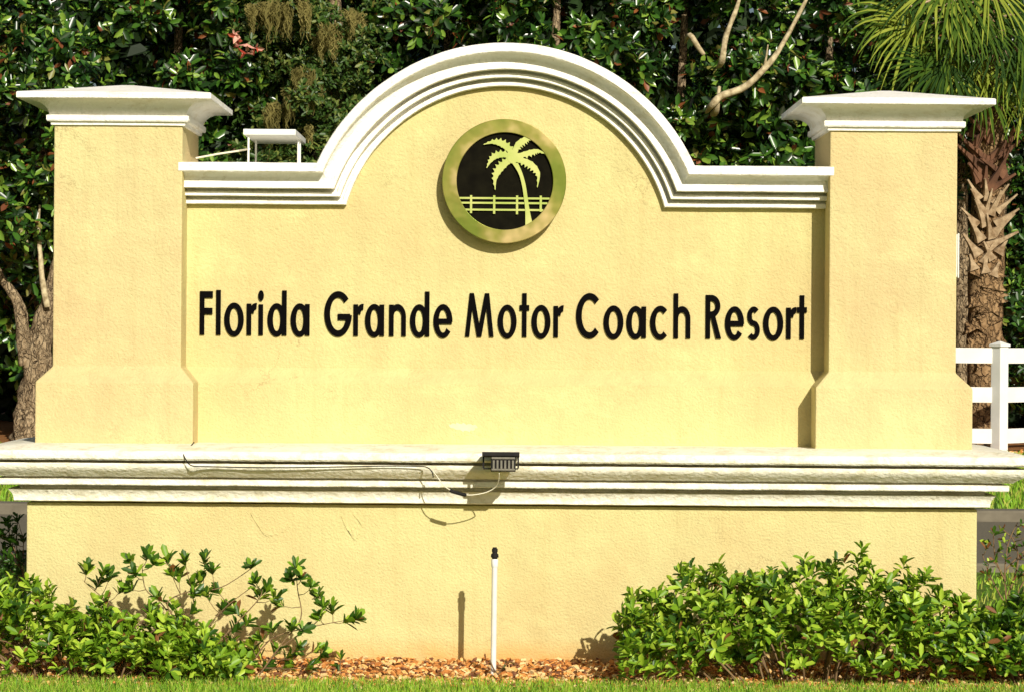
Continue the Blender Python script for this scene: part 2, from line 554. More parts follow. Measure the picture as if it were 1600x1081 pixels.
TEXT = [('F', 312.3, 332.4), ('l', 337.8, 344.5), ('o', 350.6, 380.9), ('r', 385.6, 400.6), ('i', 403.8, 411.8), ('d', 418.1, 447.8), ('a', 454.2, 483.8),
        ('G', 506.8, 546.9), ('r', 552.4, 567.3), ('a', 570.5, 600.2), ('n', 608.1, 634.3), ('d', 640.7, 670.9), ('e', 677.3, 707.0),
        ('M', 726.7, 771.4), ('o', 777.7, 807.2), ('t', 811.7, 826.7), ('o', 830.5, 860.1), ('r', 864.9, 880.5),
        ('C', 900.0, 938.2), ('o', 943.0, 973.9), ('a', 978.7, 1009.3), ('c', 1015.7, 1045.0), ('h', 1052.4, 1078.5),
        ('R', 1102.4, 1126.3), ('e', 1132.7, 1162.3), ('s', 1167.1, 1187.5), ('o', 1192.3, 1223.5), ('r', 1228.3, 1243.3), ('t', 1245.2, 1260.2)]
for ch, x0, x1 in TEXT:
    mb = MB()
    for k, (pairs, close) in enumerate(glyph(ch, x1 - x0)):
        f = Y_PANEL - 0.011 - 0.0006 * k
        mb.strip(pairs, f, Y_PANEL + 0.003, lambda q, y, x0=x0: (U(x0 + q[0], 526.4 - q[1], Y_PANEL).x, y, U(x0, 526.4 - q[1], Y_PANEL).z), close)
    mb.build('letter', M_BLACK, sign)

# ------------------------------------------------------------------ medallion
MU, MV, MR = 786.0, 283.0, 97.0
YM = Y_PANEL - 0.095
mc = U(MU, MV, YM)
SM = (DCAM + YM) / FPX
med = thing('emblem', (mc.x, Y_PANEL, mc.z - MR * SM), 'round brass emblem of a palm tree and rail fence on a dark disc', 'emblem')
def mp(q, y): return (mc.x + q[0] * SM, y, mc.z + q[1] * SM)
mb = MB()
pr = []
N1 = 96
for i in range(N1):
    a = 2 * PI * i / N1
    pr.append(((math.cos(a) * 96, math.sin(a) * 96), (0.5 * math.cos(a), 0.5 * math.sin(a))))
mb.strip(pr, YM + 0.018, Y_PANEL + 0.004, mp, True)
disc = mb.build('backing_disc', [M_DISC, M_SIDE], med, smooth=True, angle=0.4)
for p in disc.data.polygons:
    if abs(p.normal.y) < 0.5: p.material_index = 1
mb = MB()
pr, pr2 = [], []
for i in range(N1):
    a = 2 * PI * i / N1
    c, s = math.cos(a), math.sin(a)
    pr.append(((c * 97, s * 97), (1 + c * 75.3, s * 76)))
mb.strip(pr, YM, YM + 0.05, mp, True)
mb.build('rim', M_BRASS, med, smooth=True, angle=0.4, bevel=0.0025)
def z2(x, y): return ((x - 592) / 4.7, (529 - y) / 4.7)     # from the enlarged view of the emblem
mb = MB()
tr = catmull([((648, 395), (692, 395)), ((696, 470), (722, 462)), ((722, 555), (748, 548)), ((736, 640), (764, 640)), ((748, 740), (780, 740)), ((750, 858), (802, 842))][0:0] or
             [(648, 395, 692, 395), (696, 470, 722, 462), (722, 555, 748, 548), (736, 640, 764, 640), (748, 740, 780, 740), (750, 860, 802, 840)], 5)
mb.strip([(z2(a, b), z2(c, d)) for a, b, c, d in tr], YM + 0.001, YM + 0.02, mp)
cr = [z2(655 + 42 * math.cos(2 * PI * i / 20), 350 + 50 * math.sin(2 * PI * i / 20)) for i in range(20)]
mb.strip([(p, z2(655, 350)) for p in cr], YM + 0.0016, YM + 0.02, mp, True)
fronds = [([(655, 345), (622, 288), (565, 250), (505, 243), (438, 262)], 24, -1), ([(650, 352), (585, 333), (525, 345), (487, 385), (463, 434)], 22, -1),
          ([(648, 362), (592, 402), (548, 450), (524, 512), (527, 594)], 27, 1), ([(657, 340), (690, 268), (735, 232), (775, 212), (830, 205)], 24, 1),
          ([(662, 348), (730, 335), (800, 315), (845, 308), (900, 330)], 20, 1), ([(662, 362), (740, 385), (800, 420), (842, 480), (836, 574)], 24, 1)]
for k, (sp, wd, sd) in enumerate(fronds):
    P = catmull(sp, 7)
    pairs = []
    m = len(P)
    for i, p in enumerate(P):
        q0, q1 = P[max(i - 1, 0)], P[min(i + 1, m - 1)]
        tx, ty = q1[0] - q0[0], q1[1] - q0[1]
        l = math.hypot(tx, ty)
        nx, ny = -ty / l, tx / l
        t = i / (m - 1)
        w = wd * (0.5 + 0.6 * math.sin(PI * min(1, t * 1.15)) ** 0.8) * (1 - t ** 4) + 1.5
        saw = 1.0 + (0.50 if i % 3 == 0 else -0.22)
        wa = w * (saw if i > 4 else 1)
        wb_ = w * (0.9 + (0.14 if i % 4 == 0 else 0))
        pairs.append((z2(p[0] + nx * wa, p[1] + ny * wa), z2(p[0] - nx * wb_, p[1] - ny * wb_)))
    mb.strip(pairs, YM + 0.002 + 0.0004 * k, YM + 0.02, mp)
mb.build('palm_motif', M_MOTIF, med)
mb = MB()
for k, yy in enumerate((655, 690, 740)):
    cy = (529 - yy) / 4.7
    hw = math.sqrt(76 ** 2 - cy ** 2)
    mb.box(mp((-hw, cy - 1.5), YM + 0.0055 + .0004 * k), mp((hw, cy + 1.5), YM + 0.016))
for k, (xx, b) in enumerate(((350, 766), (520, 770), (688, 772), (862, 752))):
    a, c = z2(xx - 8, b), z2(xx + 8, 634)
    mb.box(mp(a, YM + 0.0045), mp(c, YM + 0.015))
mb.build('fence_motif', M_MOTIF, med)

# ------------------------------------------------------------------ floodlight on the ledge
fc = U(784, 722, -0.48)
fl = thing('floodlight', (fc.x, fc.y, fc.z - 0.05), 'small black floodlight with a finned back on the front of the white ledge', 'floodlight')
s_ = S * 0.97
tilt = -0.10
AX = [Vector((1, 0, 0)), Vector((0, math.cos(tilt), math.sin(tilt))), Vector((0, -math.sin(tilt), math.cos(tilt)))]
def fp(dx, dy, dz): return fc + AX[0] * dx + AX[1] * dy + AX[2] * dz
mb = MB()
mb.obox(fp(0, 0.03, 0.040), AX, (0.090, 0.075, 0.010))
mb.build('lamp_head', M_BLACKP, fl, bevel=0.003)
mb = MB()
mb.obox(fp(0.012, 0.03, -0.006), AX, (0.060, 0.052, 0.034))
hs = mb.build('heat_sink', M_BLACKP, fl, bevel=0.003)
mb = MB()
for i in range(6):
    mb.obox(fp(-0.034 + i * 0.0185, -0.027, -0.010), AX, (0.0045, 0.008, 0.020))
mb.obox(fp(0.012, -0.027, 0.021), AX, (0.056, 0.006, 0.005))
mb.obox(fp(0.012, -0.027, -0.034), AX, (0.056, 0.006, 0.004))
mb.build('cooling_fin', M_FIN, hs)
mb = MB()
for sx in (-1, 1):
    mb.obox(fp(sx * 0.084, 0.035, 0.005), AX, (0.004, 0.012, 0.030))
mb.obox(fp(0, 0.035, -0.027), AX, (0.084, 0.012, 0.003))
mb.box((fc.x - .012, fc.y + .04, fc.z - .012), (fc.x + .012, -0.338, fc.z - .002))
mb.build('mounting_bracket', M_BLACKP, fl)

# cable along the ledge
yc = -0.352
def cpts(lst): return catmull([tuple(W(a, b, y)) for a, b, y in lst], 8)
c0 = W(300, 690, -0.2)
cable = thing('power_cable', (W(480, 727, yc).x, yc, W(480, 727, yc).z), 'thin cable running along the groove under the ledge to the floodlight, with a dark splice', 'cable')
mb = MB()
mb.tube(cpts([(303, 690, -.12), (292, 703, -.24), (287, 708, -.335), (290, 716, -.352), (300, 726.5, -.352), (330, 728, -.335), (420, 729.5, -.335), (520, 728.5, -.335), (600, 727, -.335), (655, 727.5, -.34), (668, 729.5, -.36), (675, 736, -.375), (677, 745, -.372)]), 0.0028, 6)
mb.build('black_cable', M_BLACKP, cable, smooth=True, angle=None)
mb = MB()
mb.tube(cpts([(676, 734, -.374), (684, 745, -.385), (694, 758, -.40), (706, 766, -.405)]), 0.0026, 6)
mb.tube(cpts([(728, 772, -.405), (740, 772, -.40), (760, 768, -.395), (774, 760, -.41), (779, 750, -.45), (780, 738, -.49)]), 0.0028, 6)
mb.build('pale_cable', M_WIRE, cable, smooth=True, angle=None)
mb = MB()
mb.tube(cpts([(703, 764.5, -.405), (708, 767, -.406), (722, 771, -.406), (729, 772.5, -.405)]), [0.004] + [0.009] * 22 + [0.004] * 2, 8)
mb.build('splice', M_BLACKP, cable, smooth=True, angle=None)

# junction box on the far side of the right pillar
xr = XU(1494)
jb = thing('junction_box', (xr, 0.12, ZU(427)), 'flat white electrical box on the outer side of the right pillar', 'electrical box')
mb = MB()
mb.box((xr - 0.002, 0.06, ZU(427)), (xr + 0.016, 0.17, ZU(360)))
bx = mb.build('box', M_WHITE, jb, bevel=0.003)
MB().box((xr + 0.016, 0.052, ZU(428.5)), (xr + 0.0215, 0.178, ZU(358.5))).build('cover', M_WHITE, bx, bevel=0.0015)

# white stand on top of the coping
yA, yB = 0.20, 0.62
zc = ZU(VT)
st = thing('metal_stand', (XU(423, .3), 0.35, zc), 'small white metal stand with a flat top on the wall coping beside the left pillar', 'stand')
ta, tb = W(380, 211, yA), W(462, 202, yA)
xa, xb, za, zb2 = ta.x, tb.x, ta.z, tb.z
MB().box((xa, yA, za + .002), (xb, yB + .2, zb2)).build('top', M_WHITE, st, bevel=0.003)
for x, y in ((xa + .024, yA + .03), (xb - .012, yA + .30), (xa + .024, yB - .02), (xb - .012, yB - .02)):
    MB().tube([(x, y, zc - 0.002), (x, y, za + 0.004)], 0.0055, 8).build('leg', M_WHITE, st, smooth=True)
a = W(306, 247, .30)
b = W(374, 235.5, .30)
MB().tube([a, (a + b) / 2 + Vector((0, 0, .002)), b, (xa + .03, yA + .03, b.z + .004)], 0.005, 7).build('arm', M_WIRE, st, smooth=True)

# ------------------------------------------------------------------ sprinkler riser
yp = -0.59
rb = W(770.5, 1066, yp)
rt = W(773, 884, yp)
sp = thing('sprinkler_riser', (rb.x, yp, 0), 'white plastic sprinkler pipe with a black nozzle in front of the sign', 'sprinkler')
MB().tube([(rb.x, yp, -0.05), rt], 0.0135, 16).build('pipe', M_PVC, sp, smooth=True)
q = W(773, 872, yp)
MB().tube([rt - Vector((0, 0, .004)), rt + Vector((0, 0, .001)), q - Vector((0, 0, .003)), q], [.0145, .0165, .0165, .0145], 16).build('coupling', M_PVC, sp, smooth=True)
z0 = q.z
prof = [(0, .013), (.006, .014), (.008, .019), (.022, .0185), (.026, .013), (.032, .012), (.034, .0145), (.048, .0145), (.050, .010), (.055, .010)]
MB().tube([(q.x, yp, z0 + h) for h, r in prof], [r for h, r in prof], 14).build('nozzle', M_BLACKP, sp, smooth=True)

# ------------------------------------------------------------------ ground
def ground_mat(name, stops, scale, rough=0.95, b=0.02, bs=30):
    m, nt, N, L, B = nodes(name)
    co = coords(N, L)
    f = noise(N, L, co, scale, 8, 0.7)
    g = noise(N, L, co, scale * 0.07, 3)
    c = ramp(N, L, f, stops)
    c = mix(N, L, ramp(N, L, g, [(0.4, 0.0), (0.65, 0.5)]), c, tuple(a * 0.75 for a in stops[-1][1]))
    L.new(c, B.inputs['Base Color'])
    B.inputs['Roughness'].default_value = rough
    B.inputs['Specular IOR Level'].default_value = 0.15
    bump(N, L, B, noise(N, L, co, bs, 5, 0.7), 0.8, b)
    return m
M_LAWN = ground_mat('lawn_ground', [(0.3, (0.06, 0.10, 0.012)), (0.55, (0.11, 0.18, 0.022)), (0.75, (0.16, 0.21, 0.035))], 9)
M_SOIL = ground_mat('mulch_soil', [(0.3, (0.12, 0.045, 0.015)), (0.55, (0.30, 0.12, 0.035)), (0.75, (0.45, 0.24, 0.09))], 26)
M_ROAD = ground_mat('road_surface', [(0.3, (0.12, 0.105, 0.075)), (0.55, (0.17, 0.15, 0.105)), (0.75, (0.22, 0.195, 0.14))], 60, 0.9, 0.004, 200)
M_KERB = simple('kerb_concrete', (0.17, 0.15, 0.105), (0.11, 0.095, 0.065), 6, rough=0.9, bscale=60)
def sheet(name, x0, x1, y0, y1, z, m, n=1):
    V = [(x0 + (x1 - x0) * i / n, y0 + (y1 - y0) * j / n, z) for j in range(n + 1) for i in range(n + 1)]
    F = [(j * (n + 1) + i, j * (n + 1) + i + 1, (j + 1) * (n + 1) + i + 1, (j + 1) * (n + 1) + i) for j in range(n) for i in range(n)]
    return tag(mesh_obj(name, V, F, m), kind='structure')
sheet('ground', -300, 300, -300, 300, -0.004, M_LAWN, 4)
sheet('road', -120, 120, 5.2, 9.7, 0.0, M_ROAD)
tag(MB().box((-120, 9.7, -0.1), (120, 9.95, 0.10)).build('kerb', M_KERB, bevel=0.02), kind='structure')
tag(MB().box((-120, 4.95, -0.1), (120, 5.2, 0.06)).build('kerb', M_KERB, bevel=0.02), kind='structure')
# mulch bed in front of and around the sign, with a wavy edge
bed = []
nb = 60
for i in range(nb + 1):
    x = -3.2 + 6.4 * i / nb
    bed.append((x, -0.92 + wob(x, 0.2, 0.03)))
V = [(x, y, 0.0) for x, y in bed] + [(x, 1.25 + wob(x, 1, .05), 0.0) for x, y in bed]
F = [(i, i + 1, nb + 2 + i, nb + 1 + i) for i in range(nb)]
tag(mesh_obj('mulch_bed', V, F, M_SOIL), kind='structure')
sheet('planting_bed', -40, 40, 21.6, 60, 0.002, M_SOIL)

# wood chips: uncountable
def chips(name, n, region, zf, size, mats, seed):
    rng = np.random.default_rng(seed)
    V, F, mi = [], [], []
    for k in range(n):
        x = rng.uniform(region[0], region[1]); y = rng.uniform(region[2], region[3])
        l = size * rng.uniform(.5, 1.5); w = l * rng.uniform(.3, .7); h = l * rng.uniform(.12, .4)
        R = Matrix.Rotation(rng.uniform(0, 6.28), 3, 'Z') @ Matrix.Rotation(rng.normal(0, .5), 3, 'X') @ Matrix.Rotation(rng.normal(0, .4), 3, 'Y')
        b = len(V)
        zz = zf(x, y) + rng.uniform(0, .012)
        for dz in (-1, 1):
            for (dx, dy) in ((-1, -.6), (.7, -1), (1, .5), (-.6, 1)):
                v = R @ Vector((dx * l * .5 * (1 - .15 * dz), dy * w * .5, dz * h * .5))
                V.append((x + v.x, y + v.y, zz + v.z))
        F += [(b + 3, b + 2, b + 1, b), (b + 4, b + 5, b + 6, b + 7), (b, b + 1, b + 5, b + 4), (b + 1, b + 2, b + 6, b + 5), (b + 2, b + 3, b + 7, b + 6), (b + 3, b, b + 4, b + 7)]
        mi += [int(rng.integers(0, len(mats)))] * 6
    return tag(mesh_obj(name, V, F, mats, mi=mi), kind='stuff')
CH = [simple('chip_orange', (0.62, 0.27, 0.06), (0.48, 0.18, 0.04), 30, .9), simple('chip_tan', (0.76, 0.48, 0.17), (0.66, 0.36, 0.11), 30, .9),
      simple('chip_brown', (0.22, 0.085, 0.03), (0.12, 0.045, 0.02), 30, .9), simple('chip_pale', (0.78, 0.58, 0.28), (0.68, 0.46, 0.20), 30, .9), simple('chip_rust', (0.50, 0.20, 0.04), (0.38, 0.13, 0.025), 30, .9)]
tag(chips('wood_chips', 8500, (-3.0, 3.0, -1.0, -0.1), lambda x, y: 0.004 + 0.018 * max(0, (y + .75)), 0.026, CH, 3), 'orange brown bark chips scattered along the foot of the sign', 'mulch')
tag(chips('bark_litter', 1500, (6.0, 9.5, 20.6, 22.6), lambda x, y: 0.01, 0.09, CH, 4), 'orange bark litter under the white fence', 'mulch')

# grass blades: uncountable
def blades(n, region, hmin, hmax, wd, seed):
    rng = np.random.default_rng(seed)
    x = rng.uniform(region[0], region[1], n); y = rng.uniform(region[2], region[3], n)
    h = rng.uniform(hmin, hmax, n); a = rng.uniform(0, 2 * PI, n)
    lean = rng.uniform(.1, .75, n) * h; la = rng.uniform(0, 2 * PI, n)
    w = wd * rng.uniform(.6, 1.2, n)
    V = np.zeros((n, 5, 3))
    cx, sx = np.cos(a) * w / 2, np.sin(a) * w / 2
    lx, ly = np.cos(la) * lean, np.sin(la) * lean
    V[:, 0] = np.stack([x - cx, y - sx, np.full(n, -.004)], 1); V[:, 1] = np.stack([x + cx, y + sx, np.full(n, -.004)], 1)
    V[:, 2] = np.stack([x + cx * .8 + lx * .35, y + sx * .8 + ly * .35, h * .6], 1); V[:, 3] = np.stack([x - cx * .8 + lx * .35, y - sx * .8 + ly * .35, h * .6], 1)
    V[:, 4] = np.stack([x + lx, y + ly, h], 1)
    return V
G = [leaf_mat('grass_blade', (0.20, 0.40, 0.02), (0.32, 0.52, 0.05), .5, .3, .35), leaf_mat('grass_blade_yellow', (0.40, 0.46, 0.06), (0.50, 0.50, 0.11), .5, .3, .35), leaf_mat('grass_blade_dark', (0.05, 0.13, 0.012), (0.10, 0.21, 0.02), .5, .3, .35)]
def grass(name, sets, label):
    VV = np.concatenate([blades(*s) for s in sets])
    n = len(VV)
    V = VV.reshape(-1, 3)
    b = np.arange(n) * 5
    F, mi = [], []
    mm = np.random.default_rng(5).choice(3, n, p=[.55, .25, .2])
    for i in range(n):
        k = int(b[i])
        F.append((k, k + 1, k + 2, k + 3)); F.append((k + 3, k + 2, k + 4))
        mi += [int(mm[i])] * 2
    return tag(mesh_obj(name, V, F, G, mi=mi), label, 'grass', kind='stuff')
grass('grass', [(18000, (-2.75, 2.75, -1.45, -0.90), .02, .06, .0045, 11), (1500, (-2.75, 2.75, -1.0, -0.82), .02, .055, .0045, 15), (12000, (-4.5, 4.5, -3.2, -1.3), .025, .06, .006, 12)], 'short green lawn in front of the sign')
grass('grass', [(16000, (4.5, 11, 10.2, 21.5), .05, .13, .02, 13), (9000, (-8, -4.0, 10.2, 21.5), .05, .13, .02, 14), (8000, (-6, 6, .9, 4.9), .03, .07, .01, 16)], 'green lawn behind the sign on both sides of the road')

# ------------------------------------------------------------------ leaves
def unit(a): return a / np.maximum(np.linalg.norm(a, axis=1, keepdims=True), 1e-9)
def leaf_geom(P, D, Nn, Ln, Wd, fold=0.25, curl=0.15, wide=0.45):
    """arrays of leaves: base, direction, normal, length, width -> verts (n*6), quads (n*2)"""
    D = unit(D)
    S_ = unit(np.cross(D, Nn))
    Nn = np.cross(S_, D)
    L_, W_ = Ln[:, None], Wd[:, None]
    n = len(P)
    V = np.zeros((n, 6, 3))
    V[:, 0] = P
    a, b = wide - .2, wide + .22
    V[:, 1] = P + D * L_ * a + S_ * W_ * .40 + Nn * W_ * fold
    V[:, 2] = P + D * L_ * b + S_ * W_ * .44 + Nn * (W_ * fold - L_ * curl * .5)
    V[:, 3] = P + D * L_ - Nn * L_ * curl
    V[:, 4] = P + D * L_ * b - S_ * W_ * .44 + Nn * (W_ * fold - L_ * curl * .5)
    V[:, 5] = P + D * L_ * a - S_ * W_ * .40 + Nn * W_ * fold
    k = (np.arange(n) * 6)[:, None]
    F = np.concatenate([k + np.array([[0, 1, 2, 3]]), k + np.array([[0, 3, 4, 5]])], 1).reshape(-1, 4)
    return V.reshape(-1, 3), F

def rosettes(C, A, per, Ln, Wd, rng, spread=(0.5, 1.25), stem=0.02, **kw):
    """whorls of leaves: centres C, axes A"""
    n = len(C)
    A = unit(A)
    ref = np.where(np.abs(A[:, 2:3]) < .9, np.array([[0, 0, 1.0]]), np.array([[1.0, 0, 0]]))
    E1 = unit(np.cross(A, ref)); E2 = np.cross(A, E1)
    P, D, NN, LL, WW = [], [], [], [], []
    ph = rng.uniform(0, 2 * PI, n)
    for j in range(per):
        a = ph + 2.4 * j + rng.normal(0, .25, n)
        th = rng.uniform(spread[0], spread[1], n)
        R = np.cos(a)[:, None] * E1 + np.sin(a)[:, None] * E2
        d = A * np.cos(th)[:, None] + R * np.sin(th)[:, None]
        nn = A * np.sin(th)[:, None] - R * np.cos(th)[:, None]
        P.append(C + A * (rng.uniform(-stem, stem, n))[:, None])
        D.append(d + rng.normal(0, .12, (n, 3))); NN.append(nn + rng.normal(0, .2, (n, 3)))
        l = Ln * rng.uniform(.6, 1.15, n)
        LL.append(l); WW.append(l * Wd * rng.uniform(.8, 1.2, n))
    return leaf_geom(np.concatenate(P), np.concatenate(D), np.concatenate(NN), np.concatenate(LL), np.concatenate(WW), **kw)

# ------------------------------------------------------------------ shrubs in front of the sign
SHM = [leaf_mat('shrub_leaf', (0.115, 0.235, 0.011), (0.22, 0.38, 0.02), .45, .4, .25, (.16, .32, .02), 9), leaf_mat('shrub_leaf_dark', (0.022, 0.07, 0.006), (0.05, 0.12, 0.010), .4, .4, .2, None, 9),
       leaf_mat('shrub_leaf_new', (0.34, 0.52, 0.03), (0.50, 0.64, 0.07), .45, .35, .3, (.3, .42, .04), 9), leaf_mat('shrub_leaf_rusty', (0.14, 0.06, 0.02), (0.20, 0.08, 0.02), .6, .3, .1)]
M_TWIG = simple('shrub_twig', (0.13, 0.075, 0.035), (0.22, 0.14, 0.06), 30, .85)
def build_leaves(name, V, F, mats, w, parent, rng, origin=None):
    n = len(F) // 2
    mi = np.repeat(rng.choice(len(mats), n, p=w), 2)
    return mesh_obj(name, V, F, mats, parent, origin, mi, smooth=True, angle=None)

def dense_shrub(name, label, tops, x0, x1, y0, y1, n, seed, base_px, leaf=.066, weights=(.46, .18, .34, .02), nst=60, zmin=0.04):
    rng = np.random.default_rng(seed)
    ym = (y0 + y1) / 2
    root = thing(name, (W(base_px, 1070, ym).x, ym, 0), label, 'shrub', 'shrubs planted in front of the sign')
    tx = [W(a, b, ym).x for a, b in tops]; tz = [W(a, b, ym).z for a, b in tops]
    C = []
    while len(C) < n:
        x = rng.uniform(W(x0, 1000, ym).x, W(x1, 1000, ym).x)
        h = np.interp(x, tx, tz)
        dy = rng.uniform(-1, 1)
        hh = h * (1 - .38 * abs(dy) ** 2.2)
        t = rng.uniform(0, 1) ** .6
        lump = .06 * math.sin(x * 13 + seed) * math.sin(dy * 5 + x * 7)
        z = zmin + (hh + lump - leaf * .75 - zmin) * t
        if z < zmin: continue
        if math.sin(x * 9.3 + seed * 2) * math.sin(z * 14 + x * 3) * math.sin(dy * 4 + 2 * x) > .36: continue
        C.append((x, ym + dy * (y1 - y0) / 2, z))
    C = np.array(C)
    A = np.stack([(C[:, 0] - root.location.x) * .5, (C[:, 1] - ym) * 1.1 - .12, C[:, 2] * 0 + .75], 1) + rng.normal(0, .28, (n, 3))
    V, F = rosettes(C, A, 8, leaf, .42, rng, spread=(.45, 1.3), stem=.03, fold=.16, curl=.14, wide=.58)
    build_leaves('foliage', V, F, SHM, weights, root, rng)
    mb = MB()
    bz = root.location
    idx = rng.choice(n, nst, replace=False)
    for i in idx:
        e = Vector(C[i])
        b = Vector((bz.x + (e.x - bz.x) * rng.uniform(.3, .75), ym + rng.uniform(-.12, .12), 0))
        m = b.lerp(e, .55) + Vector((rng.normal(0, .02), rng.normal(0, .02), .05))
        mb.tube(catmull([tuple(b), tuple(m), tuple(e)], 4), list(np.linspace(.006, .0022, 9)), 5)
    mb.build('stems', M_TWIG, root, smooth=True, angle=None)
    return root

dense_shrub('shrub', 'broad dense green shrub in front of the right half of the sign',
            [(955, 985), (985, 918), (1030, 915), (1060, 890), (1100, 862), (1150, 882), (1200, 872), (1255, 850), (1300, 868), (1335, 856), (1380, 885), (1420, 880), (1475, 905), (1520, 940), (1560, 948)],
            972, 1545, -.98, -.42, 860, 21, 1270)
dense_shrub('shrub', 'dark green shrub cut off by the right edge of the picture', [(1510, 985), (1545, 935), (1580, 915), (1620, 900), (1700, 930), (1760, 1000)], 1515, 1760, -.95, -.35, 340, 22, 1640, weights=(.42, .45, .10, .03), nst=40)
dense_shrub('shrub', 'low leafy green shrub at the left end of the sign',
            [(-160, 960), (-60, 895), (0, 885), (40, 897), (80, 893), (100, 925), (135, 945), (170, 940), (220, 958), (270, 955), (330, 975), (365, 1000), (400, 1030)],
            -150, 385, -.98, -.5, 640, 23, 130)
# leggy open shrub with bare branches
def leggy(name, label, branches, tips, base, y, seed, leaf=.066, weights=(.36, .52, .10, .02), group='shrubs planted in front of the sign', rad=.0045, per=13):
    rng = np.random.default_rng(seed)
    b = W(base[0], base[1], y)
    root = thing(name, (b.x, y, 0), label, 'shrub', group)
    mb = MB()
    allp = []
    for br in branches:
        ys = y + rng.uniform(-.04, .04)
        P = [W(px, py, ys + .02 * i) for i, (px, py) in enumerate(br)]
        P[0].z = max(P[0].z, -.02)
        Q = catmull([tuple(p) for p in P], 5)
        mb.tube(Q, list(np.linspace(rad, rad * .4, len(Q))), 6)
        allp += [Vector(q) for q in Q]
    C, A = [], []
    for (px, py) in tips:
        e = W(px, py, y + rng.uniform(-.06, .08))
        nb_ = min(allp, key=lambda q: (q - e).length + (0.1 if q.z > e.z else 0))
        mb.tube([nb_, nb_.lerp(e, .5) + Vector((0, 0, -.008)), e], [rad * .5, rad * .4, rad * .3], 5)
        d = e - nb_
        C.append(e); A.append(d.normalized() + Vector((0, -.1, .7)))
    V, F = rosettes(np.array(C), np.array(A), per, leaf, .40, rng, spread=(.25, 1.15), stem=.02, fold=.15, curl=.1, wide=.56)
    build_leaves('foliage', V, F, SHM, weights, root, rng)
    mb.build('stems', M_TWIG, root, smooth=True, angle=None)
    return root
leggy('shrub', 'leggy open shrub with bare arching branches in front of the left half of the sign',
      [[(290, 1068), (285, 1000), (255, 945), (228, 920), (222, 885)], [(290, 1068), (275, 975), (262, 940), (300, 922), (345, 917), (400, 882)], [(270, 1065), (235, 985), (180, 948), (132, 908)],
       [(400, 1060), (440, 1005), (470, 965), (465, 920), (462, 885)], [(400, 1060), (440, 1010), (490, 975), (515, 945)], [(380, 1062), (420, 1000), (480, 980), (540, 968)], [(300, 1066), (340, 1005), (400, 940), (410, 920)],
       [(300, 1066), (320, 990), (350, 950), (395, 915)]],
      [(135, 893), (160, 897), (170, 905), (152, 915), (205, 878), (212, 898), (230, 872), (240, 880), (262, 878), (270, 898), (290, 880), (280, 905), (320, 878), (332, 892), (392, 884), (300, 915), (312, 908), (188, 922), (206, 920),
       (400, 912), (415, 925), (350, 950), (372, 958), (462, 888), (456, 905), (470, 905), (484, 920), (498, 930), (506, 950), (520, 955), (540, 970), (552, 968), (500, 965), (455, 982), (472, 985), (425, 985), (440, 945), (428, 935), (405, 932),
       (490, 1018), (500, 1024), (462, 1015), (480, 1042), (430, 1020), (410, 1000), (395, 1010), (445, 1040), (300, 955), (320, 985), (360, 1010), (285, 985), (345, 1030), (380, 1040), (415, 1045), (405, 1025), (450, 1025), (365, 985), (385, 975), (270, 950), (250, 935), (235, 960), (325, 935), (342, 925), (300, 930)], (330, 1070), -.66, 31)
leggy('seedling', 'tiny leafy seedling in the bark chips left of the sprinkler', [[(531, 1052), (532, 1030)]], [(532, 1032), (530, 1045)], (531, 1052), -.55, 33, leaf=.05, group='small wild plants', per=6)
leggy('seedling', 'dry dark seedling at the foot of the sprinkler pipe', [[(765, 1030), (772, 1045), (778, 1052), (784, 1045), (790, 1032)]], [(764, 1034), (788, 1040), (793, 1036)], (778, 1052), -.60, 34, leaf=.03, weights=(.1, .4, .05, .45), group='small wild plants', per=5)
leggy('sapling', 'thin dark sapling left of the pedestal', [[(38, 930), (34, 890), (20, 850), (10, 815)], [(34, 890), (24, 870), (14, 858)], [(38, 930), (30, 900), (26, 850), (28, 808)], [(38, 920), (18, 890), (4, 872)], [(38, 930), (36, 880), (37, 840)]], [(10, 815), (14, 828), (8, 840), (16, 845), (20, 855), (30, 868), (34, 878), (6, 862), (27, 848), (28, 812), (25, 830), (6, 876), (16, 888), (37, 845), (22, 880), (12, 870), (3, 835), (30, 895), (8, 895)], (38, 960), .3, 35, leaf=.045, weights=(.0, 1, .0, .0), group='small wild plants')
leggy('sapling', 'bare twiggy sapling with few leaves right of the pedestal', [[(1575, 960), (1570, 900), (1575, 850), (1590, 815)], [(1570, 905), (1555, 870), (1552, 825)], [(1570, 890), (1600, 860), (1625, 840)], [(1575, 950), (1550, 905), (1535, 865)], [(1580, 950), (1605, 900), (1640, 880)], [(1575, 930), (1590, 880), (1585, 845), (1560, 820)]],
      [(1578, 860), (1590, 835), (1600, 850), (1545, 880), (1556, 880), (1565, 905), (1540, 895), (1590, 890), (1605, 835), (1548, 915), (1580, 910), (1610, 870), (1552, 835), (1562, 830), (1570, 845), (1586, 855), (1597, 870), (1540, 860), (1548, 850), (1572, 875), (1560, 860), (1590, 905), (1600, 890), (1545, 900), (1594, 820)], (1575, 980), .3, 36, leaf=.045, weights=(.15, .5, .2, .15), group='small wild plants', rad=.005, per=6)

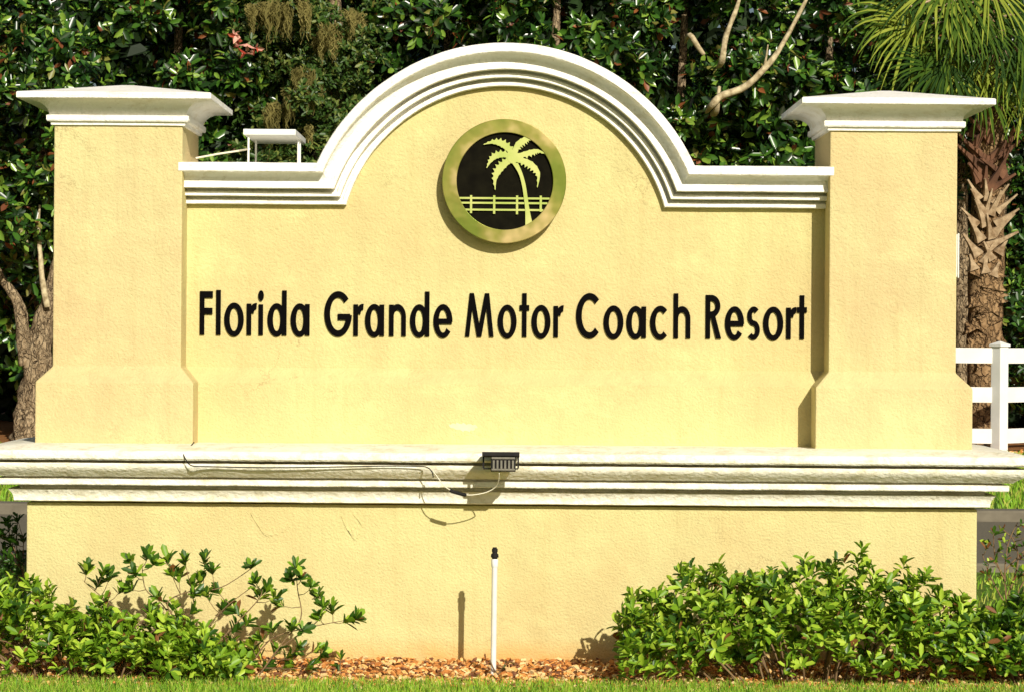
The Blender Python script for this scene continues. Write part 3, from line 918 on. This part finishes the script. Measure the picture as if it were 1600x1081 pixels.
# ------------------------------------------------------------------ background trees
MAG = [leaf_mat('magnolia_leaf', (0.005, 0.018, 0.004), (0.02, 0.06, 0.008), .30, .6, .04, (.04, .1, .02), .8), leaf_mat('magnolia_leaf_mid', (0.022, 0.078, 0.008), (0.065, 0.16, 0.015), .30, .6, .08, (.08, .18, .02), .8), leaf_mat('magnolia_leaf_light', (0.12, 0.23, 0.022), (0.24, 0.37, 0.05), .30, .6, .15, (.14, .24, .03), .8),
       leaf_mat('magnolia_leaf_yellow', (0.16, 0.17, 0.03), (0.22, 0.20, 0.05), .35, .5, .15, None, .8), leaf_mat('magnolia_leaf_brown', (0.07, 0.02, 0.010), (0.26, 0.085, 0.022), .5, .35, .08, None, .8)]
OAK = [leaf_mat('oak_leaf', (0.02, 0.055, 0.008), (0.05, 0.10, 0.015), .45, .4, .1, None, .8), leaf_mat('oak_leaf_olive', (0.09, 0.13, 0.022), (0.16, 0.19, 0.04), .5, .35, .15, None, .8)]
M_BARK = bark('mottled_bark', (0.025, 0.016, 0.009), (0.38, 0.29, 0.175), (0.14, 0.095, 0.05), 13, .55, .12)
M_BRANCH = simple('pale_branch', (0.58, 0.49, 0.30), (0.24, 0.18, 0.09), 14, .85, bscale=30, bdist=.01)
M_MOSS = leaf_mat('hanging_moss', (0.11, 0.10, 0.03), (0.29, 0.25, 0.085), .9, .1, .3, None, 2)

def crown(rng, c, r, clumps, per_clump, leaf, ratio, clump_r, per=7, face=(0, -1, .25)):
    """clumps of leaf whorls spread through an ellipsoid"""
    Cs, As = [], []
    f = np.array(face)
    for k in range(clumps):
        while True:
            p = rng.uniform(-1, 1, 3)
            q = np.linalg.norm(p)
            if .35 < q < 1: break
        cc = np.array(c) + p * np.array(r)
        cr = clump_r * rng.uniform(.55, 1.25)
        d = unit(rng.normal(0, 1, (per_clump, 3)) + f * .45)
        rad = cr * rng.uniform(.45, 1.05, (per_clump, 1))
        P = cc + d * rad * np.array([1, 1, .8])
        Cs.append(P); As.append(d * .8 + np.array([0, -.15, .45]) + rng.normal(0, .3, (per_clump, 3)))
    C = np.concatenate(Cs); A = np.concatenate(As)
    keep = C[:, 2] > .25
    C, A = C[keep], A[keep]
    return rosettes(C, A, per, leaf, ratio, rng, spread=(.6, 1.5), stem=.04, fold=.12, curl=.12, wide=.5)

def gnarl(P, rad, n, rng, amp=.12, seg=6):
    Q = catmull([tuple(p) for p in P], seg)
    m = len(Q)
    R = np.interp(np.linspace(0, 1, m), np.linspace(0, 1, len(rad)), rad)
    mb = MB()
    mb.tube(Q, list(R), n)
    V = np.array(mb.V)
    cen = np.repeat(np.array(Q), n, 0)
    d = V - cen
    lump = 1 + amp * np.sin(V[:, 2] * 7.3 + np.arctan2(d[:, 1], d[:, 0]) * 3) + amp * .8 * np.sin(V[:, 2] * 17 + 2 * np.arctan2(d[:, 1], d[:, 0]) + 1) + rng.normal(0, amp * .25, len(V))
    V = cen + d * lump[:, None]
    mb.V = [tuple(v) for v in V]
    return mb

def magnolia(px, y, w, zc, hz, label, seed, limbs=(), weights=(.52, .28, .13, .035, .035), trunk_px=None, clumps=80, per=26, lf=.225):
    rng = np.random.default_rng(seed)
    b = W(px, 700, y)
    root = thing('magnolia_tree', (b.x, y, 0), label, 'tree', 'magnolia trees forming a screen behind the sign')
    V, F = crown(rng, (b.x, y, zc), (w, 1.7, hz), clumps, per, lf, .40, .46)
    build_leaves('crown', V, F, MAG, weights, root, rng)
    gnarl([(b.x, y + .2, -.1), (b.x + .1, y + .2, 1.2), (b.x - .05, y + .3, 3), (b.x + .1, y + .3, zc + hz * .6)], [.2, .16, .12, .03], 10, rng).build('trunk', M_BARK, root, smooth=True, angle=None)
    for (pts, r0, r1, yy) in limbs:
        P = [W(a, c, yy) for a, c in pts]
        P = [P[0] + Vector((-.03, .5, -.05))] + P
        gnarl(P, [r0 * .45, r0, (r0 + r1) / 2, r1 * .9, r1 * .6], 10, rng, .10).build('limb', M_BRANCH, root, smooth=True, angle=None)
    return root
magnolia(60, 26.6, 2.1, 4.4, 4.0, 'magnolia tree with glossy leaves behind the left pillar', 41, weights=(.40, .31, .21, .05, .03), lf=.25)
magnolia(265, 25.8, 1.45, 5.6, 3.2, 'magnolia tree with a pinkish red flower spray above the left pillar cap', 42)
magnolia(690, 26.2, 1.4, 5.6, 3.6, 'magnolia tree behind the left shoulder of the arch', 43)
magnolia(860, 25.6, 1.7, 6.0, 3.2, 'magnolia tree rising behind the top of the arch', 44, weights=(.48, .28, .15, .045, .045))
magnolia(1060, 25.6, 1.7, 5.2, 3.8, 'magnolia tree with a pale forked limb behind the right shoulder of the arch', 45,
         limbs=[([(1112, 165), (1128, 150), (1165, 135), (1205, 95), (1228, 60), (1262, -5)], .058, .042, 23.6), ([(1128, 95), (1135, 55), (1150, 15), (1158, -10)], .046, .034, 23.7), ([(1078, 55), (1090, 72), (1100, 86)], .035, .045, 23.7), ([(1120, 170), (1124, 135)], .05, .035, 23.7), ([(1195, 100), (1200, 70)], .02, .015, 23.6)], weights=(.50, .28, .15, .035, .035))
magnolia(1290, 25.9, 1.8, 5.2, 3.6, 'magnolia tree with many rust red leaves behind the right pillar cap', 46, weights=(.49, .28, .13, .04, .06))
# pinkish red flower spray
fr = W(382, 62, 24.0)
rng = np.random.default_rng(51)
C = fr + Vector((0, 0, 0))
pts = np.array([[fr.x + rng.normal(0, .11), fr.y + rng.normal(0, .06), fr.z + rng.normal(0, .2)] for _ in range(8)])
V, F = rosettes(pts, rng.normal(0, 1, (8, 3)) + np.array([0, -.6, -.4]), 4, .15, .45, rng, spread=(.4, 1.3))
RED = [leaf_mat('red_petal', (0.45, 0.05, 0.03), (0.55, 0.14, 0.08), .5, .3, .2, None, 3), leaf_mat('pink_petal', (0.72, 0.32, 0.24), (0.75, 0.45, 0.36), .5, .3, .2, None, 3)]
o = build_leaves('flower_spray', V, F, RED, (.5, .5), [q for q in COL.objects if q.name == 'magnolia_tree.001'][0], rng)

# oak with hanging moss behind the left coping
rng = np.random.default_rng(61)
ob = W(480, 700, 25.6)
oak = thing('oak_tree', (ob.x, 25.6, 0), 'olive green oak hung with pale moss between the left pillar and the arch', 'tree')
V, F = crown(rng, (ob.x, 25.6, 5.2), (1.35, 1.5, 3.6), 80, 60, .11, .45, .5, per=8)
build_leaves('crown', V, F, OAK, (.68, .32), oak, rng)
gnarl([(ob.x, 25.8, -.1), (ob.x + .15, 25.7, 1.5), (ob.x - .1, 25.6, 3.4), (ob.x + .4, 25.6, 5), (ob.x + .3, 25.6, 8)], [.32, .26, .2, .14, .05], 12, rng).build('trunk', M_BARK, oak, smooth=True, angle=None)
def moss(parent, spots, y, seed):
    rng = np.random.default_rng(seed)
    V, F = [], []
    for (px, py0, py1, wpx) in spots:
        tufts = [(rng.normal(0, wpx * .4), rng.uniform(.35, 1.0), rng.uniform(-.5, .35), rng.uniform(2.5, 6)) for _ in range(max(3, int(wpx / 4)))]
        for (ox, ll, dy, tw) in tufts:
            for k in range(26):
                g = rng.normal(0, 1)
                x = px + ox + g * tw
                l0 = py0 + rng.uniform(-8, 8) + abs(ox) * .2
                l1 = l0 + (py1 - py0) * ll * math.exp(-.5 * g * g) * rng.uniform(.5, 1.05) + 6
                yy = y + dy + rng.uniform(-.1, .1)
                a, b = W(x, l0, yy), W(px + ox + g * tw * .5, l1, yy)
                n = 7
                ang = rng.uniform(0, PI)
                w = rng.uniform(.004, .014)
                base = len(V)
                ph = rng.uniform(0, 6)
                for i in range(n + 1):
                    t = i / n
                    p = a.lerp(b, t) + Vector((.03 * math.sin(ph + 9 * t), .02 * math.cos(ph + 5 * t), 0))
                    ww = w * (1 - .8 * t) * (1 + .5 * math.sin(ph * 3 + 16 * t)) + .002
                    V.append((p.x - math.cos(ang) * ww, p.y - math.sin(ang) * ww, p.z)); V.append((p.x + math.cos(ang) * ww, p.y + math.sin(ang) * ww, p.z))
                for i in range(n):
                    q = base + 2 * i
                    F.append((q, q + 1, q + 3, q + 2))
    return tag(mesh_obj('hanging_moss', V, F, M_MOSS, parent), kind='stuff')
moss(oak, [(405, 10, 60, 30), (430, 5, 75, 34), (465, 5, 60, 30), (510, 40, 90, 36), (500, 60, 100, 24), (557, 25, 90, 10), (472, 110, 190, 26), (455, 140, 215, 20), (485, 130, 180, 22), (435, 165, 240, 22), (420, 175, 250, 12), (545, 20, 70, 12), (478, 200, 250, 14)], 24.4, 62)

# gnarled tree at the left edge
rng = np.random.default_rng(71)
tb_ = W(45, 700, 24.5)
tl = thing('gnarled_tree', (tb_.x, 24.5, 0), 'gnarled forked tree trunk with mottled bark left of the left pillar', 'tree')
def wl(lst, y): return [W(a, b, y) for a, b in lst]
gnarl([Vector((tb_.x - .1, 24.5, -.1))] + wl([(42, 690), (52, 620), (60, 560), (68, 500), (78, 465), (95, 380), (110, 250)], 24.5), [.33, .26, .22, .20, .16, .11, .08, .04], 16, rng, .10, 8).build('trunk', M_BARK, tl, smooth=True, angle=None)
gnarl(wl([(42, 570), (36, 520), (30, 480), (18, 455), (0, 430), (-20, 380)], 24.45), [.12, .105, .09, .07, .055, .035], 12, rng, .08).build('limb', M_BARK, tl, smooth=True, angle=None)
gnarl(wl([(40, 400), (41, 385), (39, 370)], 24.2), [.015, .045, .02], 8, rng, .08).build('limb', M_BRANCH, tl, smooth=True, angle=None)
gnarl(wl([(74, 480), (66, 435), (63, 400), (60, 360), (62, 320)], 24.3), [.05, .045, .035, .03, .012], 8, rng, .08).build('limb', M_BRANCH, tl, smooth=True, angle=None)
V, F = crown(rng, (tb_.x - .4, 24.8, 4.6), (1.5, 1.3, 2.2), 34, 30, .19, .42, .55)
build_leaves('crown', V, F, MAG, (.50, .27, .14, .05, .04), tl, rng)

# cabbage palm on the right
YPALM = 25.0
rng = np.random.default_rng(81)
pb = W(1538, 700, YPALM)
palm = thing('palm_tree', (pb.x, YPALM, 0), 'cabbage palm with old split leaf bases on its trunk right of the right pillar', 'tree')
M_PBARK = bark('palm_bark', (0.04, 0.02, 0.008), (0.34, 0.22, 0.11), (0.17, 0.10, 0.045), 9, .8, .15)
M_BOOT = simple('palm_leaf_base', (0.47, 0.35, 0.21), (0.20, 0.125, 0.06), 9, .85, bscale=20, bdist=.02)
M_FIBRE = simple('palm_dead_leaf_shaded', (0.07, 0.03, 0.014), (0.20, 0.09, 0.045), 4, .9)  # dead leaf brown, darkened to paint in the shadow below the crown
gnarl([Vector((pb.x - .05, YPALM, -.1))] + wl([(1536, 690), (1537, 560), (1541, 430), (1543, 330), (1545, 200), (1547, 60), (1547, -40)], YPALM), [.27, .245, .25, .27, .25, .22, .2, .18], 18, rng, .03, 10).build('trunk', M_PBARK, palm, smooth=True, angle=None)
def boot(px, py, ang, ln, wd, yy, m, tilt=.25):
    b = W(px, py, yy)
    a = math.radians(ang)
    d = Vector((math.sin(a), -tilt, math.cos(a))).normalized()
    s = Vector((math.cos(a), 0, -math.sin(a)))
    nrm = d.cross(s).normalized()
    mb = MB()
    V = []
    for t, w, th in ((0, 1.9, .05), (.25, 1.15, .04), (.6, .6, .03), (1, .36, .02)):
        c = b + d * (ln * t) + nrm * (.05 * t * t * ln)
        V += [c - s * wd * w + nrm * th, c + s * wd * w + nrm * th, c + s * wd * w * .8 - nrm * th, c - s * wd * w * .8 - nrm * th]
    F = [(0, 1, 2, 3), (15, 14, 13, 12)]
    for i in range(3):
        for k in range(4):
            F.append((4 * i + k, 4 * i + (k + 1) % 4, 4 * i + 4 + (k + 1) % 4, 4 * i + 4 + k))
    mb.add(V, F)
    return mb.build('leaf_base', m, palm, smooth=True, angle=.7)
for px, py, ang, ln, wd in ((1528, 398, -38, .38, .075), (1533, 375, -32, .38, .07), (1540, 352, -25, .40, .065), (1545, 385, 62, .45, .07), (1552, 365, 45, .40, .065), (1548, 335, 20, .36, .06), (1535, 330, -30, .36, .06),
                            (1556, 350, 55, .38, .06), (1542, 312, -8, .3, .055), (1553, 318, 35, .33, .055), (1530, 310, -35, .32, .055), (1560, 395, 30, .22, .07), (1522, 420, -20, .22, .07), (1536, 410, 25, .3, .06), (1550, 405, -28, .28, .06), (1538, 340, 12, .42, .05), (1549, 372, -14, .36, .055), (1527, 350, -48, .34, .05), (1558, 330, 48, .36, .05), (1540, 425, -10, .2, .07), (1552, 430, 20, .2, .07)):
    boot(px, py, ang, ln * 1.08, wd * .72, YPALM - .24 - rng.uniform(0, .04), M_BOOT, .35)
for k in range(34):                                     # rough diamond shaped scars lower down
    py = 410 + 165 * (k / 34) + rng.uniform(-6, 6)
    boot(1540 + rng.uniform(-24, 24), py, rng.uniform(-40, 40), .15, .075, YPALM - .235 + rng.uniform(0, .03), M_PBARK, .12)
for k in range(26):                                     # shaggy dead leaf bases under the crown
    py = 165 + 120 * (k / 26)
    boot(1545 + rng.uniform(-30, 30), py + 20, rng.uniform(-60, 60), rng.uniform(.3, .6), .05, YPALM - .25 + rng.uniform(0, .1), M_FIBRE, .5)
PALM_L = [leaf_mat('palm_leaflet', (0.025, 0.065, 0.008), (0.085, 0.14, 0.016), .7, .05, .2, None, 2), leaf_mat('palm_leaflet_yellow', (0.17, 0.23, 0.025), (0.30, 0.34, 0.05), .7, .05, .25, None, 2), leaf_mat('palm_leaflet_dark', (0.010, 0.03, 0.007), (0.028, 0.06, 0.010), .7, .05, .1, None, 2)]
def frond(hx, hz, hy, ax_ang, ay, droop, ln, nl, seed, mat, spread=1.6):
    """fan leaf: hub point, pointing angle in the picture plane, leaflets drooping"""
    rng = np.random.default_rng(seed)
    hub = Vector((hx, hy, hz))
    d0 = Vector((math.sin(ax_ang), ay, math.cos(ax_ang))).normalized()
    side = d0.cross(Vector((0, 1, 0)))
    if side.length < .2: side = d0.cross(Vector((1, 0, 0)))
    side.normalize()
    V, F = [], []
    for i in range(nl):
        t = (i / (nl - 1) - .5) * 2
        a = t * spread + rng.normal(0, .05)
        d = d0 * math.cos(a) + side * math.sin(a) + Vector((0, -.25 * (1 - abs(t)), 0))
        L_ = ln * (1 - .3 * t * t) * rng.uniform(.85, 1.08)
        w = .012 * rng.uniform(.5, 1.3)
        p = hub.copy()
        n = 7
        base = len(V)
        dd = d.normalized()
        nn = Vector((0, -1, .3))
        sd = dd.cross(nn).normalized()
        for k in range(n + 1):
            u = k / n
            ww = w * (.35 + 1.1 * math.sin(PI * min(1, .12 + .88 * u))) if u < .98 else .003
            V.append(tuple(p - sd * ww)); V.append(tuple(p + sd * ww))
            dd = (dd + Vector((0, 0, -droop * (.15 + u) * 1.1))).normalized()
            p = p + dd * (L_ / n) + sd * rng.normal(0, .006)
        for k in range(n):
            q = base + 2 * k
            F.append((q, q + 1, q + 3, q + 2))
    return V, F
top = W(1547, 20, YPALM)
specs = []
rg2 = np.random.default_rng(90)
for k in range(9):
    a = rg2.uniform(-2.4, 2.4)
    specs.append((a, rg2.uniform(-.9, .7), rg2.uniform(.9, 1.5)))
specs += [(-2.3, -.9, .8), (2.3, -.9, .8), (2.9, -1.1, .7), (-2.8, -1.0, .9), (-1.9, -.8, 1.2), (1.7, -.9, .9), (-2.2, -.7, 1.0), (-1.7, -.5, 1.35), (-2.6, -.7, .9), (2.0, -.5, 1.2), (-1.35, -.35, 1.5), (1.5, -.6, 1.1), (-2.0, -.3, 1.3), (2.5, -.7, 1.0)]
for k, (a, ay, pl) in enumerate(specs):
    d = Vector((math.sin(a), ay, math.cos(a))).normalized()
    start = top + Vector((0, 0, rg2.uniform(-.5, .4)))
    hub = start + d * pl * .75 + Vector((0, 0, -.12 * pl))
    hub2 = hub + (d + Vector((0, 0, -.5))).normalized() * pl * .3
    V, F = frond(hub2.x, hub2.z, hub2.y, a + (0.35 if a > 0 else -.35), ay, .22, rg2.uniform(.95, 1.35), 20, 100 + k, None)
    m = PALM_L[int(rg2.choice(3, p=[.45, .30, .25]))]
    f = mesh_obj('frond', V, F, m, palm, smooth=True, angle=None)
    MB().tube(catmull([tuple(start), tuple(start.lerp(hub, .6) + Vector((0, 0, .1 * pl))), tuple(hub), tuple(hub2)], 4), list(np.linspace(.028, .013, 13)), 6).build('stalk', M_BOOT if k % 3 else PALM_L[1], f, smooth=True, angle=None)

for k, (px, py, ang, ln, yo) in enumerate(((1392, 20, -115, .75, -.5), (1430, -15, -150, .9, -.7), (1462, -25, 175, 1.25, -.8), (1490, -30, 180, 1.35, -.9), (1515, -20, 170, 1.2, -.8), (1500, 25, -170, .9, -1.0), (1545, -30, 165, 1.1, -.9),
                                          (1575, -5, 175, 1.1, -.8), (1598, 20, 185, 1.2, -.7), (1440, 95, -105, .6, -.7), (1452, 110, -75, .5, -.6), (1585, 90, 170, 1.0, -.7), (1612, 70, 180, 1.2, -.8), (1535, 30, 160, .8, -1.0), (1410, 45, -80, .6, -.5), (1560, 60, 190, .9, -.9))):
    hub = W(px, py, YPALM + yo)
    a = math.radians(ang)
    V, F = frond(hub.x, hub.z, hub.y, a, -.35, .10, ln, 15, 300 + k, None, 1.05)
    f = mesh_obj('frond', V, F, PALM_L[(0, 2, 1, 0, 2, 0, 1, 2)[k % 8]], palm, smooth=True, angle=None)
    st_ = top + Vector((0, 0, .15))
    MB().tube(catmull([tuple(st_), tuple(st_.lerp(hub, .6) + Vector((0, 0, .22))), tuple(hub)], 5), list(np.linspace(.024, .012, 11)), 6).build('stalk', PALM_L[0], f, smooth=True, angle=None)

# trees right behind the palm
rng = np.random.default_rng(95)
eb = W(1610, 700, 29)
ev = thing('evergreen_tree', (eb.x, 29, 0), 'dark evergreen tree behind the palm and the white fence', 'tree')
V, F = crown(rng, (eb.x, 29, 4), (2.2, 1.5, 4.2), 90, 44, .16, .45, .62)
build_leaves('crown', V, F, MAG, (.52, .32, .12, .03, .01), ev, rng)
gnarl([(eb.x - .9, 29, -.1), (eb.x - .8, 29, 2), (eb.x - .5, 29, 4), (eb.x, 29, 6.5)], [.2, .17, .12, .04], 10, rng).build('trunk', M_BARK, ev, smooth=True, angle=None)
# second slim trunk beside the palm
sb = W(1508, 700, 27)
rng = np.random.default_rng(96)
slim = thing('slim_tree', (sb.x, 27, 0), 'slim dark trunk standing between the right pillar and the palm', 'tree')
gnarl([Vector((sb.x, 27, -.1))] + wl([(1508, 690), (1505, 520), (1502, 400), (1500, 260), (1496, 120)], 27), [.16, .14, .13, .12, .10, .05], 10, rng).build('trunk', M_BARK, slim, smooth=True, angle=None)
V, F = crown(rng, (sb.x - .1, 27.4, 6.0), (1.2, 1.2, 2.6), 40, 34, .15, .42, .55)
build_leaves('crown', V, F, MAG, (.60, .20, .06, .04, .10), slim, rng)

# far-off wood closing the view
rng = np.random.default_rng(99)
n = 70000
P = np.stack([rng.uniform(-28, 28, n), rng.uniform(31.5, 34.5, n), rng.uniform(0, 11, n)], 1)
P[:, 2] += np.sin(P[:, 0] * 1.3) * .8 * (P[:, 2] > 6)
D = rng.normal(0, 1, (n, 3)); NN = rng.normal(0, .6, (n, 3)) + np.array([0, -1, .3])
V, F = leaf_geom(P, D, NN, rng.uniform(.35, .6, n), rng.uniform(.2, .32, n))
WOOD = [leaf_mat('wood_leaf_shade', (0.008, 0.022, 0.005), (0.02, 0.045, 0.008), .6, .3, 0, None, .4), leaf_mat('wood_leaf_deep_shade', (0.005, 0.012, 0.003), (0.01, 0.022, 0.005), .6, .3, 0, None, .4)]  # near-black leaf colours stand in for the deep shade inside the wood
o = mesh_obj('woods', V, F, WOOD, mi=np.repeat(rng.choice(2, n), 2))
tag(o, 'dark far-off wood behind the trees', 'woods', kind='stuff')

# ------------------------------------------------------------------ white rail fence on the right
YF = 22.3
fb = W(1561, 703, YF)
fence = thing('rail_fence', (fb.x, YF, 0), 'white three rail vinyl fence with a square corner post right of the sign', 'fence')
pw = .085
def rpost(x, y, h, rot):
    mb = MB()
    ax = [Vector((math.cos(rot), math.sin(rot), 0)), Vector((-math.sin(rot), math.cos(rot), 0)), Vector((0, 0, 1))]
    mb.obox((x, y, h / 2 - .05), ax, (pw, pw, h / 2 + .05))
    p = mb.build('post', M_WHITE, fence, bevel=.006)
    mb = MB()
    V, c = [], Vector((x, y, 0))
    for hw, z in ((pw + .018, h), (pw + .018, h + .03), (.01, h + .075)):
        V += [c + ax[0] * (i * hw) + ax[1] * (j * hw) + Vector((0, 0, z)) for i, j in ((-1, -1), (1, -1), (1, 1), (-1, 1))]
    F = [(3, 2, 1, 0), (8, 9, 10, 11)]
    for i in range(2):
        for k in range(4):
            F.append((4 * i + k, 4 * i + (k + 1) % 4, 4 * i + 4 + (k + 1) % 4, 4 * i + 4 + k))
    mb.add(V, F)
    mb.build('post_cap', M_WHITE, p)
hp = W(1561, 541, YF).z
rot = math.radians(38)
rpost(fb.x, YF, hp, rot)
dl = Vector((-1, .16, 0)).normalized()
dr = Vector((.80, .75, 0)).normalized()
rpost(fb.x + dl.x * 2.6, YF + dl.y * 2.6, hp, math.radians(-9))
rpost(fb.x + dr.x * 2.6, YF + dr.y * 2.6, hp, math.radians(43))
for (va, vb) in ((543, 567), (604, 628), (669, 692)):
    za, zb2 = W(1535, vb, YF).z, W(1535, va, YF).z
    for d in (dl, dr):
        n2 = Vector((-d.y, d.x, 0))
        c = Vector((fb.x, YF, (za + zb2) / 2)) + d * 1.3
        MB().obox(c, [d, n2, Vector((0, 0, 1))], (1.22, .022, (zb2 - za) / 2)).build('rail', M_WHITE, fence, bevel=.004)

# ------------------------------------------------------------------ light, sky, camera
sdir = Vector((0.34, -1.0, 0.54)).normalized()
L_ = bpy.data.lights.new('sun', 'SUN')
L_.energy = 5.0
L_.angle = math.radians(0.5)
L_.color = (1.0, 0.94, 0.83)
lo = bpy.data.objects.new('sun', L_)
COL.objects.link(lo)
lo.rotation_euler = (-sdir).to_track_quat('-Z', 'Y').to_euler()
lo.location = (5, -20, 12)
w = bpy.data.worlds.new('World')
sc.world = w
w.use_nodes = True
nt = w.node_tree
sky = nt.nodes.new('ShaderNodeTexSky')
sky.sky_type = 'NISHITA'
sky.sun_disc = False
sky.sun_elevation = math.asin(sdir.z)
sky.sun_rotation = math.atan2(sdir.x, sdir.y)
sky.dust_density = 3.0
sky.air_density = 1.0
sky.ozone_density = 0.6
nt.links.new(sky.outputs[0], nt.nodes['Background'].inputs[0])
nt.nodes['Background'].inputs[1].default_value = 0.05

cam = bpy.data.cameras.new('camera')
cam.sensor_width = 36
cam.lens = FPX / 1600 * 36
cam.shift_y = -20 / 1600
cam.clip_start = 0.1
cam.clip_end = 1000
co = bpy.data.objects.new('camera', cam)
COL.objects.link(co)
co.location = (0, -DCAM, HCAM)
co.rotation_euler = (PI / 2, -ROLL, 0)
sc.camera = co
sc.view_settings.view_transform = 'Standard'
sc.view_settings.look = 'None'
sc.view_settings.exposure = 0.09
sc.view_settings.gamma = 1.0
